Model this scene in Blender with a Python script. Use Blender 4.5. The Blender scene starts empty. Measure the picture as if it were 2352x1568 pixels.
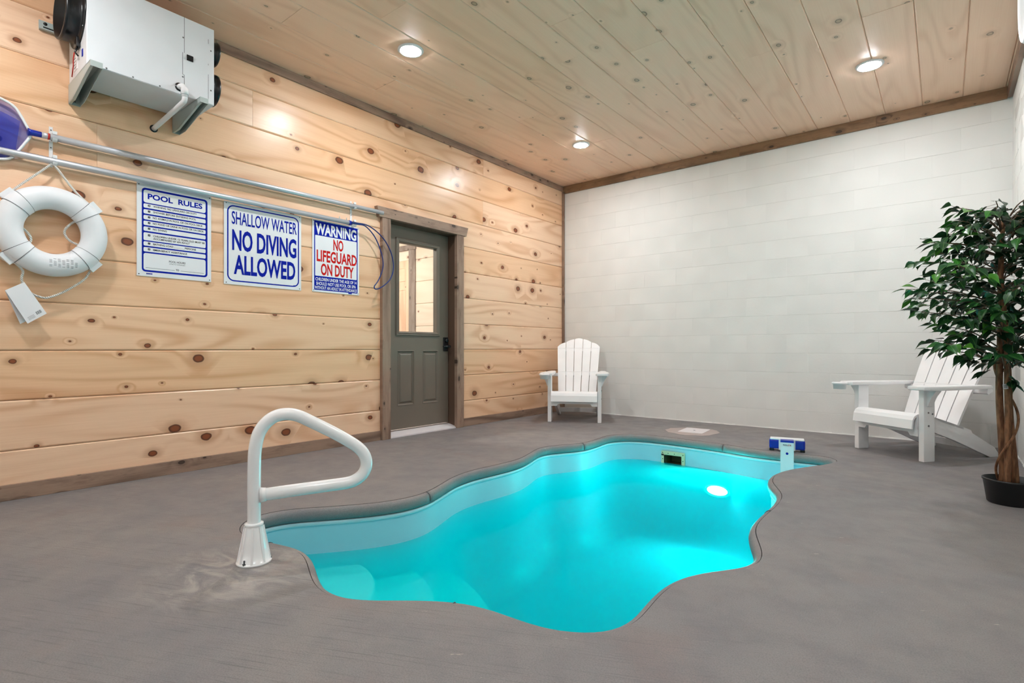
import bpy, bmesh, math, random
from mathutils import Vector, Matrix
R = math.radians
scn = bpy.context.scene
COL = scn.collection

# ------------------------------------------------------------------ camera, world, exposure
cam_d = bpy.data.cameras.new('camera')
cam = bpy.data.objects.new('camera', cam_d); COL.objects.link(cam)
cam.location = (4.130, -6.288, 0.864)
cam.rotation_euler = (R(90), 0, R(38.864))
cam_d.sensor_width = 36.0; cam_d.sensor_fit = 'HORIZONTAL'
cam_d.lens = 1231.0 / 2352.0 * 36.0
cam_d.shift_y = 16.0 / 2352.0
cam_d.clip_start = 0.02
scn.camera = cam

world = bpy.data.worlds.new('world'); scn.world = world; world.use_nodes = True
world.node_tree.nodes['Background'].inputs[0].default_value = (0.8, 0.85, 0.9, 1)
world.node_tree.nodes['Background'].inputs[1].default_value = 0.3

vs = scn.view_settings
vs.view_transform = 'Standard'; vs.look = 'None'; vs.gamma = 1.0; vs.use_curve_mapping = False
vs.exposure = 0.0
scn.display_settings.display_device = 'sRGB'
cy = scn.cycles
cy.max_bounces = 7; cy.diffuse_bounces = 4; cy.glossy_bounces = 4; cy.transmission_bounces = 8
cy.transparent_max_bounces = 16
cy.caustics_reflective = False; cy.caustics_refractive = False
cy.sample_clamp_indirect = 8.0
cy.use_denoising = True; cy.use_light_tree = False; cy.use_adaptive_sampling = True; cy.adaptive_threshold = 0.12; cy.adaptive_min_samples = 16; cy.time_limit = 1250

DOWNLIGHT = 480.0      # radiance of the ceiling lamp lenses
POOL_LAMP = 950.0      # radiance of the lamp under water
HALL_LAMP = 560.0

W = 4.59; ZC = 3.116; YF = -6.95        # room width, ceiling height, wall behind the camera
XB = -0.02                              # face of the boards on the left wall
ZW = -0.25                              # water level

# ------------------------------------------------------------------ node helper
def srgb(r, g, b):
    def f(c):
        c /= 255.0
        return c / 12.92 if c <= 0.04045 else ((c + 0.055) / 1.055) ** 2.4
    return (f(r), f(g), f(b), 1.0)

class G:
    def __init__(s, name):
        s.m = bpy.data.materials.new(name); s.m.use_nodes = True
        s.t = s.m.node_tree; s.t.nodes.clear()
        s.out = s.t.nodes.new('ShaderNodeOutputMaterial')
    def n(s, typ, _out=0, _attr=None, **inp):
        nd = s.t.nodes.new(typ)
        for k, v in (_attr or {}).items(): setattr(nd, k, v)
        for k, v in inp.items():
            key = int(k[1:]) if k[0] == 'i' and k[1:].isdigit() else k.replace('_', ' ')
            s.put(nd.inputs[key], v)
        return nd.outputs[_out] if _out is not None else nd
    def put(s, sock, v):
        if isinstance(v, bpy.types.NodeSocket): s.t.links.new(v, sock)
        else:
            if hasattr(sock.default_value, '__len__') and not hasattr(v, '__len__'): v = (v,) * len(sock.default_value)
            sock.default_value = v
    def math(s, op, a, b=0.0, c=0.0, clamp=False):
        nd = s.t.nodes.new('ShaderNodeMath'); nd.operation = op; nd.use_clamp = clamp
        s.put(nd.inputs[0], a); s.put(nd.inputs[1], b); s.put(nd.inputs[2], c)
        return nd.outputs[0]
    def mul(s, a, b): return s.math('MULTIPLY', a, b)
    def add(s, a, b): return s.math('ADD', a, b)
    def ramp(s, v, a, b, c=0.0, d=1.0, smooth=True):
        nd = s.t.nodes.new('ShaderNodeMapRange'); nd.clamp = True
        nd.interpolation_type = 'SMOOTHSTEP' if smooth else 'LINEAR'
        for k, q in zip((0, 1, 2, 3, 4), (v, a, b, c, d)): s.put(nd.inputs[k], q)
        return nd.outputs[0]
    def xyz(s, x=0.0, y=0.0, z=0.0):
        return s.n('ShaderNodeCombineXYZ', i0=x, i1=y, i2=z)
    def sep(s, v):
        nd = s.n('ShaderNodeSeparateXYZ', None, i0=v); return nd.outputs
    def noise(s, vec, scale=1.0, detail=2.0, rough=0.5, dist=0.0):
        return s.n('ShaderNodeTexNoise', 0, Vector=vec, Scale=scale, Detail=detail, Roughness=rough, Distortion=dist)
    def mix(s, f, a, b, mode='MIX'):
        nd = s.t.nodes.new('ShaderNodeMix'); nd.data_type = 'RGBA'; nd.blend_type = mode
        s.put(nd.inputs[0], f); s.put(nd.inputs[6], a); s.put(nd.inputs[7], b)
        return nd.outputs[2]
    def bump(s, h, strength=0.3, dist=0.002):
        return s.n('ShaderNodeBump', 0, Strength=strength, Distance=dist, Height=h)
    def bsdf(s, **inp):
        nd = s.n('ShaderNodeBsdfPrincipled', None, **inp)
        s.t.links.new(nd.outputs[0], s.out.inputs[0]); return nd
    def obj(s): return s.n('ShaderNodeTexCoord', 3)
    def rnd(s): return s.n('ShaderNodeObjectInfo', 5)

def plain(name, col, rough=0.5, metal=0.0, spec=0.5, bump=None, emit=None, coat=0.0):
    g = G(name)
    kw = dict(Base_Color=col, Roughness=rough, Metallic=metal)
    kw['Specular_IOR_Level'] = spec
    if coat: kw['Coat_Weight'] = coat
    if bump:
        sc, st = bump
        kw['Normal'] = g.bump(g.noise(g.obj(), sc, 3.0), st, 0.001)
    # very light unevenness so nothing is one dead flat colour
    n = g.noise(g.obj(), 9.0, 0.0)
    dk = tuple(c * 0.94 for c in col[:3]) + (1,)
    kw['Base_Color'] = g.mix(n, col, dk)
    g.bsdf(**kw)
    return g.m

def emission(name, col, strength):
    g = G(name)
    e = g.n('ShaderNodeEmission', 0, Color=col, Strength=strength)
    g.t.links.new(e, g.out.inputs[0]); return g.m

def wood(name, ax, ay, light, dark, core, ring, amount=0.5, rough=0.33, knot=1.0, grain=0.55, kx=3.4, ky=4.6,
         tint=None, tint_amt=0.5, blot=0.0, ring_only=0.0, coat=0.0, linefreq=7.0):
    g = G(name)
    s = g.sep(g.obj()); rnd = g.rnd()
    ix = {'X': 0, 'Y': 1, 'Z': 2}
    A = g.add(s[ix[ax]], g.mul(rnd, 91.0)); B = g.add(s[ix[ay]], g.mul(rnd, 37.3))
    wob = g.noise(g.xyz(g.mul(A, 30.0), g.mul(B, 30.0), 0.0), 1.0, 0.0)
    vor = g.n('ShaderNodeTexVoronoi', None, {'voronoi_dimensions': '2D', 'feature': 'F1'},
              Vector=g.xyz(g.mul(A, kx), g.mul(B, ky), 0.0), Scale=1.0, Randomness=1.0)
    col = g.sep(vor.outputs['Color'])
    rad = g.add(0.022, g.mul(g.math('POWER', col[0], 2.2), 0.13 * knot))
    d = g.add(vor.outputs['Distance'], g.mul(g.math('SUBTRACT', wob, 0.5), 0.035))
    kd = g.math('DIVIDE', d, rad)
    kd = g.add(kd, g.mul(g.math('GREATER_THAN', col[1], amount), 60.0))
    kmask = g.ramp(kd, 1.08, 0.86)
    kring = g.ramp(kd, 0.45, 0.98)
    halo = g.math('POWER', g.ramp(kd, 3.6, 1.0), 2.0)
    bend = g.ramp(kd, 5.0, 0.8)
    n1 = g.noise(g.xyz(g.mul(A, 0.55), g.mul(B, 3.6), 3.0), 1.0, 0.5)
    m = g.add(g.mul(n1, linefreq), g.mul(bend, 0.9))
    sn = g.math('SINE', g.mul(m, 6.2832))
    lines = g.math('POWER', g.ramp(sn, -1.0, 1.0, 0, 1, False), 2.0)
    fine = g.noise(g.xyz(g.mul(A, 2.2), g.mul(B, 120.0), 0.0), 1.0, 1.0, 0.6)
    patch = g.noise(g.xyz(g.mul(A, 0.9), g.mul(B, 5.0), 7.0), 1.0, 0.0)
    f = g.mul(g.add(g.mul(lines, g.ramp(patch, 0.35, 0.65, 0.15, 0.8)), g.mul(fine, 0.55)), grain)
    c = g.mix(f, light, dark)
    if tint:
        c = g.mix(g.mul(g.ramp(g.math('FRACT', g.mul(rnd, 17.0)), 0.25, 1.0), tint_amt), c, tint, 'MULTIPLY')
    if blot:
        bl = g.noise(g.xyz(g.mul(A, 5.0), g.mul(B, 16.0), 1.0), 1.0, 4.0, 0.65)
        c = g.mix(g.mul(g.ramp(bl, 0.45, 0.75), blot), c, dark)
    c = g.mix(g.mul(halo, 0.55), c, tuple(0.55 * a + 0.45 * b for a, b in zip(dark[:3], core[:3])) + (1,))
    kc = g.mix(kring, core, ring)
    c = g.mix(g.mul(kmask, g.ramp(kring, 0.0, 1.0, 1.0 - ring_only, 1.0)), c, kc)
    kw = dict(Base_Color=c, Roughness=g.ramp(fine, 0.0, 1.0, rough - 0.05, rough + 0.1), Normal=g.bump(fine, 0.07, 0.001))
    if coat: kw['Coat_Weight'] = coat
    g.bsdf(**kw)
    return g.m

# ------------------------------------------------------------------ materials
M = {}
PINE = dict(light=srgb(250, 214, 182), dark=srgb(214, 160, 118), core=srgb(138, 74, 40), ring=srgb(78, 40, 24))
M['pine_wall'] = wood('pine_wall', 'Y', 'Z', amount=0.55, rough=0.29, grain=0.66, tint=(0.95, 0.85, 0.73, 1), tint_amt=0.85, **PINE)
M['pine_hall'] = wood('pine_hall', 'X', 'Z', amount=0.45, rough=0.35, grain=0.4, **{**PINE, 'light': srgb(250, 232, 212), 'dark': srgb(226, 194, 164)})
M['pine_door'] = wood('pine_door', 'Z', 'X', amount=0.1, rough=0.35, grain=0.5, **PINE)
M['pine_ceiling'] = wood('pine_ceiling', 'Y', 'X', light=srgb(252, 213, 186), dark=srgb(224, 178, 147), core=srgb(178, 150, 120),
                         ring=srgb(88, 74, 66), amount=0.42, rough=0.36, knot=0.7, grain=0.5, tint=(0.93, 0.92, 0.88, 1), tint_amt=0.8, ring_only=0.25)
TR = dict(light=srgb(168, 140, 121), dark=srgb(110, 86, 72), core=srgb(70, 52, 42), ring=srgb(50, 38, 32), amount=0.55, rough=0.5, grain=0.9, blot=0.7, linefreq=5.0, kx=5, ky=9)
M['trim_y'] = wood('trim_stained_y', 'Y', 'Z', **TR)
M['trim_x'] = wood('trim_stained_x', 'X', 'Z', **{**TR, 'light': srgb(156, 120, 88), 'dark': srgb(100, 74, 52)})
M['trim_z'] = wood('trim_stained_z', 'Z', 'Y', **TR)
M['trim_hall'] = wood('trim_hall', 'Z', 'X', **{**TR, 'light': srgb(165, 148, 135)})
M['jamb'] = plain('jamb_brown', srgb(98, 76, 62), 0.5)
M['door'] = plain('door_grey', srgb(116, 106, 94), 0.45, bump=(400, 0.06))
M['black'] = plain('black_plastic', srgb(22, 23, 26), 0.3)
M['black_matte'] = plain('black_matte', srgb(14, 14, 15), 0.7)
M['duct'] = plain('black_duct', srgb(16, 19, 23), 0.28)
M['white'] = plain('white_plastic', srgb(238, 238, 240), 0.38)
M['chair'] = plain('white_poly', srgb(250, 249, 250), 0.42, bump=(700, 0.05))
M['rail'] = plain('white_rail', srgb(252, 250, 251), 0.25, coat=0.3)
M['sheet'] = plain('white_sheet_metal', srgb(226, 229, 233), 0.42)
M['galv'] = plain('galvanised', srgb(186, 198, 196), 0.4, 0.25)
M['steel'] = plain('zinc_bolt', srgb(120, 122, 124), 0.35, 0.9)
M['alu'] = plain('aluminium_pole', srgb(200, 205, 212), 0.42, 0.55)
M['sign'] = plain('sign_white', srgb(236, 238, 242), 0.3)
M['ink_blue'] = plain('ink_blue', srgb(3, 30, 158), 0.6, spec=0.12)
M['ink_black'] = plain('ink_black', srgb(24, 26, 38), 0.6, spec=0.12)
M['ink_red'] = plain('ink_red', srgb(205, 26, 22), 0.6, spec=0.12)
M['blue'] = plain('blue_plastic', srgb(10, 40, 165), 0.3)
M['navy'] = plain('navy_cable', srgb(12, 42, 112), 0.35)
M['red'] = plain('red_band', srgb(200, 40, 30), 0.4)
M['ring'] = plain('ring_white', srgb(236, 238, 242), 0.45, bump=(300, 0.05))
M['stitch'] = plain('stitch_grey', srgb(95, 98, 104), 0.6)
M['card'] = plain('card_white', srgb(238, 238, 242), 0.5)
M['pot'] = plain('pot_black', srgb(14, 14, 15), 0.42)
M['soil'] = plain('soil', srgb(40, 32, 26), 0.9, bump=(80, 0.8))
M['beige'] = plain('skimmer_beige', srgb(205, 205, 168), 0.45)
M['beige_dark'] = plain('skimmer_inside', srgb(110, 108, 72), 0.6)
M['lid'] = plain('lid_white', srgb(228, 222, 224), 0.55)
M['bead'] = plain('bead_white', srgb(205, 228, 236), 0.4)
M['mortar'] = plain('mortar_white', srgb(214, 213, 209), 0.8)
M['lens'] = emission('lamp_lens', (0.96, 0.98, 1.0, 1), DOWNLIGHT)
M['pool_lens'] = emission('pool_lamp_lens', (0.30, 0.98, 0.93, 1), POOL_LAMP)
M['hall_lens'] = emission('hall_lamp_lens', (1.0, 0.96, 0.9, 1), HALL_LAMP)

def rope_mat():
    g = G('rope_white')
    s = g.sep(g.obj())
    w = g.math('SINE', g.mul(g.add(g.add(s[1], s[2]), s[0]), 500.0))
    g.bsdf(Base_Color=srgb(232, 228, 222), Roughness=0.7, Normal=g.bump(w, 0.7, 0.004))
    return g.m
M['rope'] = rope_mat()

def block_mat():
    g = G('painted_block')
    o = g.obj(); rnd = g.rnd()
    v = g.n('ShaderNodeVectorMath', 0, {'operation': 'ADD'}, i0=o, i1=g.xyz(g.mul(rnd, 31.0), g.mul(rnd, 57.0), g.mul(rnd, 11.0)))
    n = g.noise(v, 160.0, 1.0, 0.6); n2 = g.noise(v, 22.0, 1.0); n3 = g.noise(v, 4.0, 0.0)
    c = g.mix(n3, srgb(240, 239, 236), srgb(228, 228, 225))
    h = g.add(g.mul(n, 0.7), g.mul(n2, 0.8))
    g.bsdf(Base_Color=c, Roughness=0.62, Normal=g.bump(h, 0.35, 0.003))
    return g.m
M['block'] = block_mat()

def floor_mat(name, broom=True):
    g = G(name)
    geo = g.n('ShaderNodeNewGeometry', 0)
    s = g.sep(geo)
    n1 = g.noise(geo, 1.3, 2.0, 0.6); n2 = g.noise(geo, 6.0, 3.0, 0.65); n3 = g.noise(geo, 220.0, 1.0, 0.6)
    c = g.mix(g.ramp(n1, 0.3, 0.7), srgb(130, 126, 128), srgb(141, 135, 133))
    c = g.mix(g.mul(g.ramp(n2, 0.4, 0.75), 0.3), c, srgb(112, 111, 116))
    pur = g.noise(g.xyz(g.mul(s[0], 3.0), g.mul(s[1], 3.0), 4.0), 1.0, 3.0)
    c = g.mix(g.mul(g.ramp(pur, 0.55, 0.75), 0.35), c, srgb(140, 120, 114))
    c = g.mix(g.mul(g.ramp(n3, 0.35, 0.7), 0.5), c, srgb(108, 106, 108))
    # bare cement smears around the foot of the rail
    dx = g.math('SUBTRACT', s[0], 2.0); dy = g.math('SUBTRACT', s[1], -5.33)
    dd = g.math('SQRT', g.add(g.mul(dx, dx), g.mul(dy, dy)))
    sm = g.noise(g.xyz(g.mul(s[0], 5.0), g.mul(s[1], 9.0), 2.0), 1.0, 5.0, 0.6, 1.5)
    msk = g.mul(g.ramp(dd, 0.46, 0.06), g.ramp(sm, 0.38, 0.68))
    c = g.mix(g.mul(msk, 0.8), c, srgb(178, 170, 163))
    # worn flecks of paint
    fl = g.noise(g.xyz(g.add(g.mul(s[0], 9.0), g.mul(s[1], 5.0)), g.add(g.mul(s[1], 34.0), g.mul(s[0], -22.0)), 5.0), 1.0, 4.0, 0.7)
    fl2 = g.noise(geo, 1.7, 2.0)
    c = g.mix(g.mul(g.ramp(fl, 0.66, 0.72), g.ramp(fl2, 0.45, 0.6)), c, srgb(182, 170, 160))
    h = g.add(g.mul(n3, 0.6), g.mul(n2, 0.8))
    if broom:
        br = g.noise(g.xyz(g.add(g.mul(s[0], 3.0), g.mul(s[1], 2.0)), g.add(g.mul(s[1], 130.0), g.mul(s[0], -60.0)), 0.0), 1.0, 3.0, 0.6)
        bm_ = g.ramp(s[1], -4.0, -5.5)
        c = g.mix(g.mul(g.mul(g.ramp(br, 0.52, 0.72), bm_), 0.45), c, srgb(84, 82, 86))  # dark streaks paint the shade of the broom grooves into the colour
        h = g.add(h, g.mul(g.mul(br, bm_), 1.6))
    g.bsdf(Base_Color=c, Roughness=g.ramp(n2, 0.2, 0.8, 0.48, 0.66), Specular_IOR_Level=0.4, Normal=g.bump(h, 0.32, 0.004))
    return g.m
M['floor'] = floor_mat('painted_concrete')
M['coping'] = floor_mat('painted_coping', False)
M['patch'] = plain('cement_patch', srgb(178, 164, 160), 0.8, bump=(60, 0.4))

def liner_mat():
    g = G('pool_liner')
    n = g.noise(g.n('ShaderNodeNewGeometry', 0), 3.0, 3.0)
    c = g.mix(n, srgb(150, 206, 222), srgb(166, 216, 228))
    g.bsdf(Base_Color=c, Roughness=0.45)
    return g.m
M['liner'] = liner_mat()
M['step'] = plain('step_white', srgb(232, 244, 246), 0.4)

def water_mat():
    g = G('pool_water')
    tr = g.n('ShaderNodeBsdfTransparent', 0, Color=(0.86, 0.98, 1.0, 1))
    tl = g.n('ShaderNodeBsdfTranslucent', 0, Color=(0.0, 0.90, 0.88, 1))
    df = g.n('ShaderNodeBsdfDiffuse', 0, Color=(0.0, 0.62, 0.70, 1))
    body = g.n('ShaderNodeMixShader', 0, i0=0.40, i1=tr, i2=g.n('ShaderNodeMixShader', 0, i0=0.35, i1=tl, i2=df))
    gl = g.n('ShaderNodeBsdfGlossy', 0, Color=(0.9, 0.97, 1, 1), Roughness=0.06)
    fr = g.mul(g.n('ShaderNodeFresnel', 0, IOR=1.33), 0.10)
    mx = g.n('ShaderNodeMixShader', 0, i0=fr, i1=body, i2=gl)
    g.t.links.new(mx, g.out.inputs[0])
    g.t.links.new(g.n('ShaderNodeVolumeAbsorption', 0, Color=(0.0, 0.975, 0.972, 1), Density=5.0), g.out.inputs[1])
    return g.m
M['water'] = water_mat()

def glass_mat():
    g = G('window_glass')
    tr = g.n('ShaderNodeBsdfTransparent', 0, Color=(0.96, 0.97, 0.96, 1))
    gl = g.n('ShaderNodeBsdfGlossy', 0, Color=(1, 1, 1, 1), Roughness=0.01)
    mx = g.n('ShaderNodeMixShader', 0, i0=0.06, i1=tr, i2=gl)
    g.t.links.new(mx, g.out.inputs[0]); return g.m
M['glass'] = glass_mat()

def net_mat():
    g = G('net_mesh_blue')
    b = g.n('ShaderNodeBsdfDiffuse', 0, Color=srgb(30, 60, 190))
    t = g.n('ShaderNodeBsdfTransparent', 0, Color=(0.66, 0.72, 1.0, 1))
    mx = g.n('ShaderNodeMixShader', 0, i0=0.24, i1=t, i2=b)
    g.t.links.new(mx, g.out.inputs[0]); return g.m
M['net'] = net_mat()

def bark_mat():
    g = G('bark')
    s = g.sep(g.obj())
    n = g.noise(g.xyz(g.mul(s[0], 60.0), g.mul(s[1], 60.0), g.mul(s[2], 14.0)), 1.0, 4.0)
    c = g.mix(g.ramp(n, 0.3, 0.7), srgb(92, 58, 36), srgb(150, 106, 74))
    g.bsdf(Base_Color=c, Roughness=0.75, Normal=g.bump(n, 0.6, 0.004)); return g.m
M['bark'] = bark_mat()
M['twig'] = plain('twig', srgb(92, 72, 52), 0.7)

def leaf_mat(name, a, b):
    g = G(name)
    s = g.sep(g.obj()); rnd = g.rnd()
    vein = g.ramp(g.math('ABSOLUTE', s[0]), 0.0, 0.0016, 1.0, 0.0)
    c = g.mix(rnd, a, b)
    c = g.mix(g.mul(vein, 0.6), c, srgb(120, 170, 90))
    g.bsdf(Base_Color=c, Roughness=0.38, Specular_IOR_Level=0.5)
    return g.m
M['leaf0'] = leaf_mat('leaf_dark', srgb(12, 50, 24), srgb(24, 78, 34))
M['leaf1'] = leaf_mat('leaf_mid', srgb(22, 74, 28), srgb(40, 100, 38))
M['leaf2'] = leaf_mat('leaf_bright', srgb(50, 120, 38), srgb(84, 150, 44))

# ------------------------------------------------------------------ mesh helper
class MB:
    def __init__(s): s.v = []; s.f = []; s.sm = []
    def _add(s, vs, fs, smooth=False):
        o = len(s.v); s.v += [tuple(p) for p in vs]
        for f in fs: s.f.append(tuple(o + i for i in f)); s.sm.append(smooth)
        return s
    def box(s, x0, x1, y0, y1, z0, z1, c=0.0):
        if c <= 0:
            vs = [(x, y, z) for x in (x0, x1) for y in (y0, y1) for z in (z0, z1)]
            return s._add(vs, [(0, 1, 3, 2), (4, 6, 7, 5), (0, 4, 5, 1), (2, 3, 7, 6), (0, 2, 6, 4), (1, 5, 7, 3)])
        bm = bmesh.new(); bmesh.ops.create_cube(bm, size=1.0)
        bmesh.ops.scale(bm, vec=(x1 - x0, y1 - y0, z1 - z0), verts=bm.verts)
        bmesh.ops.translate(bm, vec=((x0 + x1) / 2, (y0 + y1) / 2, (z0 + z1) / 2), verts=bm.verts)
        bmesh.ops.bevel(bm, geom=bm.edges[:], offset=c, segments=2, affect='EDGES', profile=0.6)
        return s.bm(bm)
    def bm(s, bm, smooth=False):
        bm.verts.ensure_lookup_table(); bm.verts.index_update()
        s._add([v.co[:] for v in bm.verts], [[v.index for v in f.verts] for f in bm.faces], smooth); bm.free(); return s
    def prism(s, poly, axis, a0, a1, smooth=False):
        """poly: 2D points; axis 'X': (y,z), 'Y': (x,z), 'Z': (x,y)"""
        def p3(p, a):
            return {'X': (a, p[0], p[1]), 'Y': (p[0], a, p[1]), 'Z': (p[0], p[1], a)}[axis]
        n = len(poly)
        vs = [p3(p, a0) for p in poly] + [p3(p, a1) for p in poly]
        fs = [tuple(range(n)), tuple(range(2 * n - 1, n - 1, -1))]
        o = len(s.v); s.v += vs
        for f in fs: s.f.append(tuple(o + i for i in f)); s.sm.append(False)
        for i in range(n):
            j = (i + 1) % n
            s.f.append((o + i, o + n + i, o + n + j, o + j)); s.sm.append(smooth)
        return s
    def tube(s, path, r, n=12, closed=False, caps=True, smooth=True):
        P = [Vector(p) for p in path]; m = len(P)
        rs = r if hasattr(r, '__len__') else [r] * m
        T = []
        for i in range(m):
            a = P[(i - 1) % m] if (closed or i > 0) else P[0]
            b = P[(i + 1) % m] if (closed or i < m - 1) else P[-1]
            T.append((b - a).normalized())
        up = Vector((0, 0, 1)) if abs(T[0].z) < 0.9 else Vector((1, 0, 0))
        N = (up - T[0] * up.dot(T[0])).normalized()
        vs = []
        for i in range(m):
            N = (N - T[i] * N.dot(T[i])).normalized(); B = T[i].cross(N)
            for k in range(n):
                a = 2 * math.pi * k / n
                vs.append(P[i] + (N * math.cos(a) + B * math.sin(a)) * rs[i])
        fs = []
        for i in range(m if closed else m - 1):
            j = (i + 1) % m
            for k in range(n):
                l = (k + 1) % n
                fs.append((i * n + k, i * n + l, j * n + l, j * n + k))
        s._add(vs, fs, smooth)
        if caps and not closed:
            o = len(s.v) - m * n
            s.f.append(tuple(o + k for k in range(n - 1, -1, -1))); s.sm.append(False)
            s.f.append(tuple(o + (m - 1) * n + k for k in range(n))); s.sm.append(False)
        return s
    def lathe(s, prof, c, axis='Z', n=32, smooth=True):
        """prof: (radius, along axis); c: centre"""
        vs = []; m = len(prof)
        for r, h in prof:
            for k in range(n):
                a = 2 * math.pi * k / n; u, w = r * math.cos(a), r * math.sin(a)
                q = {'Z': (u, w, h), 'X': (h, u, w), 'Y': (w, h, u)}[axis]
                vs.append((c[0] + q[0], c[1] + q[1], c[2] + q[2]))
        fs = []
        for i in range(m - 1):
            for k in range(n):
                l = (k + 1) % n
                fs.append((i * n + k, i * n + l, (i + 1) * n + l, (i + 1) * n + k))
        s._add(vs, fs, smooth)
        o = len(s.v) - m * n
        if prof[0][0] > 1e-5: s.f.append(tuple(o + k for k in range(n - 1, -1, -1))); s.sm.append(False)
        if prof[-1][0] > 1e-5: s.f.append(tuple(o + (m - 1) * n + k for k in range(n))); s.sm.append(False)
        return s
    def xf(s, mat, start=0):
        for i in range(start, len(s.v)): s.v[i] = tuple(mat @ Vector(s.v[i]))
        return s
    def mesh(s, name, off=(0, 0, 0)):
        me = bpy.data.meshes.new(name)
        me.from_pydata([(v[0] - off[0], v[1] - off[1], v[2] - off[2]) for v in s.v], [], s.f)
        me.polygons.foreach_set('use_smooth', s.sm)
        bm = bmesh.new(); bm.from_mesh(me); bmesh.ops.recalc_face_normals(bm, faces=bm.faces[:]); bm.to_mesh(me); bm.free()
        me.update(); return me
    def build(s, name, mat, parent=None, world=True, origin=None, keep=False, **tags):
        """vertices are world coordinates when world; the parent chain is unrotated then"""
        off = Vector((0, 0, 0))
        if world and parent:
            p = parent
            while p: off += p.location; p = p.parent
        loc = Vector((0, 0, 0))
        if origin is not None: loc = Vector(origin) - off; off = Vector(origin)
        o = bpy.data.objects.new(name, s.mesh(name, off))
        o.location = loc
        o.data.materials.append(M[mat] if isinstance(mat, str) else mat)
        COL.objects.link(o)
        if parent: o.parent = parent
        return tag(o, **tags)

def tag(o, label=None, category=None, group=None, kind=None):
    if label: o['label'] = label
    if category: o['category'] = category
    if group: o['group'] = group
    if kind: o['kind'] = kind
    return o
def thing(name, loc, label, category, group=None, kind=None, rotz=0.0):
    o = bpy.data.objects.new(name, None); COL.objects.link(o)
    o.location = loc; o.rotation_euler = (0, 0, rotz); o.empty_display_size = 0.1
    return tag(o, label, category, group, kind)

def catmull(pts, sub=8, closed=False):
    P = [Vector(p) for p in pts]; n = len(P); out = []
    for i in range(n if closed else n - 1):
        p0 = P[(i - 1) % n] if closed or i > 0 else P[0]
        p1 = P[i]; p2 = P[(i + 1) % n]
        p3 = P[(i + 2) % n] if closed or i < n - 2 else P[-1]
        for k in range(sub):
            t = k / sub
            out.append(0.5 * ((2 * p1) + (p2 - p0) * t + (2 * p0 - 5 * p1 + 4 * p2 - p3) * t * t + (3 * p1 - p0 - 3 * p2 + p3) * t ** 3))
    if not closed: out.append(P[-1])
    return out

# ------------------------------------------------------------------ pool outline (plan)
POOL = [(1.508,-5.117),(1.42,-5.056),(1.378,-5.0),(1.356,-4.93),(1.385,-4.80),(1.516,-4.625),(1.64,-4.445),(1.705,-4.275),(1.705,-4.108),
 (1.63,-3.906),(1.555,-3.72),(1.52,-3.50),(1.537,-3.259),(1.54,-3.01),(1.475,-2.77),(1.40,-2.56),(1.395,-2.41),(1.475,-2.244),(1.555,-2.06),(1.552,-1.816),
 (1.527,-1.55),(1.595,-1.38),(1.763,-1.275),(1.981,-1.257),(2.271,-1.277),(2.537,-1.310),(2.739,-1.355),(2.918,-1.39),(3.135,-1.392),(3.323,-1.362),(3.439,-1.40),
 (3.499,-1.514),(3.465,-1.665),(3.376,-1.846),(3.28,-2.065),(3.237,-2.272),(3.248,-2.46),(3.293,-2.6),(3.35,-2.72),(3.393,-2.85),(3.41,-3.01),
 (3.412,-3.19),(3.409,-3.36),(3.417,-3.51),(3.449,-3.64),(3.499,-3.765),(3.538,-3.877),(3.552,-3.955),(3.545,-4.02),(3.515,-4.083),(3.45,-4.165),
 (3.398,-4.244),(3.368,-4.324),(3.353,-4.413),(3.354,-4.514),(3.365,-4.62),(3.374,-4.705),(3.366,-4.778),(3.341,-4.836),(3.275,-4.896),
 (3.199,-4.934),(3.125,-4.95),(3.036,-4.955),(2.962,-4.958),(2.886,-4.97),(2.81,-5.005),(2.691,-5.09),(2.605,-5.165),(2.53,-5.212),(2.459,-5.231),
 (2.389,-5.228),(2.317,-5.208),(2.22,-5.165),(2.125,-5.12),(2.046,-5.088),(1.958,-5.074),(1.887,-5.085),(1.791,-5.112),(1.702,-5.134),(1.60,-5.138)]
def resample(P, n):
    P = [Vector(p) for p in P]; L = [0.0]
    for i in range(len(P)): L.append(L[-1] + (P[(i + 1) % len(P)] - P[i]).length)
    out = []; j = 0
    for k in range(n):
        d = L[-1] * k / n
        while L[j + 1] < d: j += 1
        t = (d - L[j]) / max(1e-9, L[j + 1] - L[j])
        out.append(P[j].lerp(P[(j + 1) % len(P)], t))
    return out
NP = 320
OUT = resample(catmull([(x, y, 0) for x, y in POOL], 8, True), NP)
for _ in range(6):
    OUT = [(OUT[i - 1] + OUT[i] * 2 + OUT[(i + 1) % NP]) / 4 for i in range(NP)]
area = sum(OUT[i].x * OUT[(i + 1) % NP].y - OUT[(i + 1) % NP].x * OUT[i].y for i in range(NP))
def inset(d):
    res = []
    for i in range(NP):
        t = (OUT[(i + 1) % NP] - OUT[i - 1]).normalized()
        nrm = Vector((-t.y, t.x, 0)) * (1 if area > 0 else -1)
        res.append(OUT[i] + nrm * d)
    return res
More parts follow.
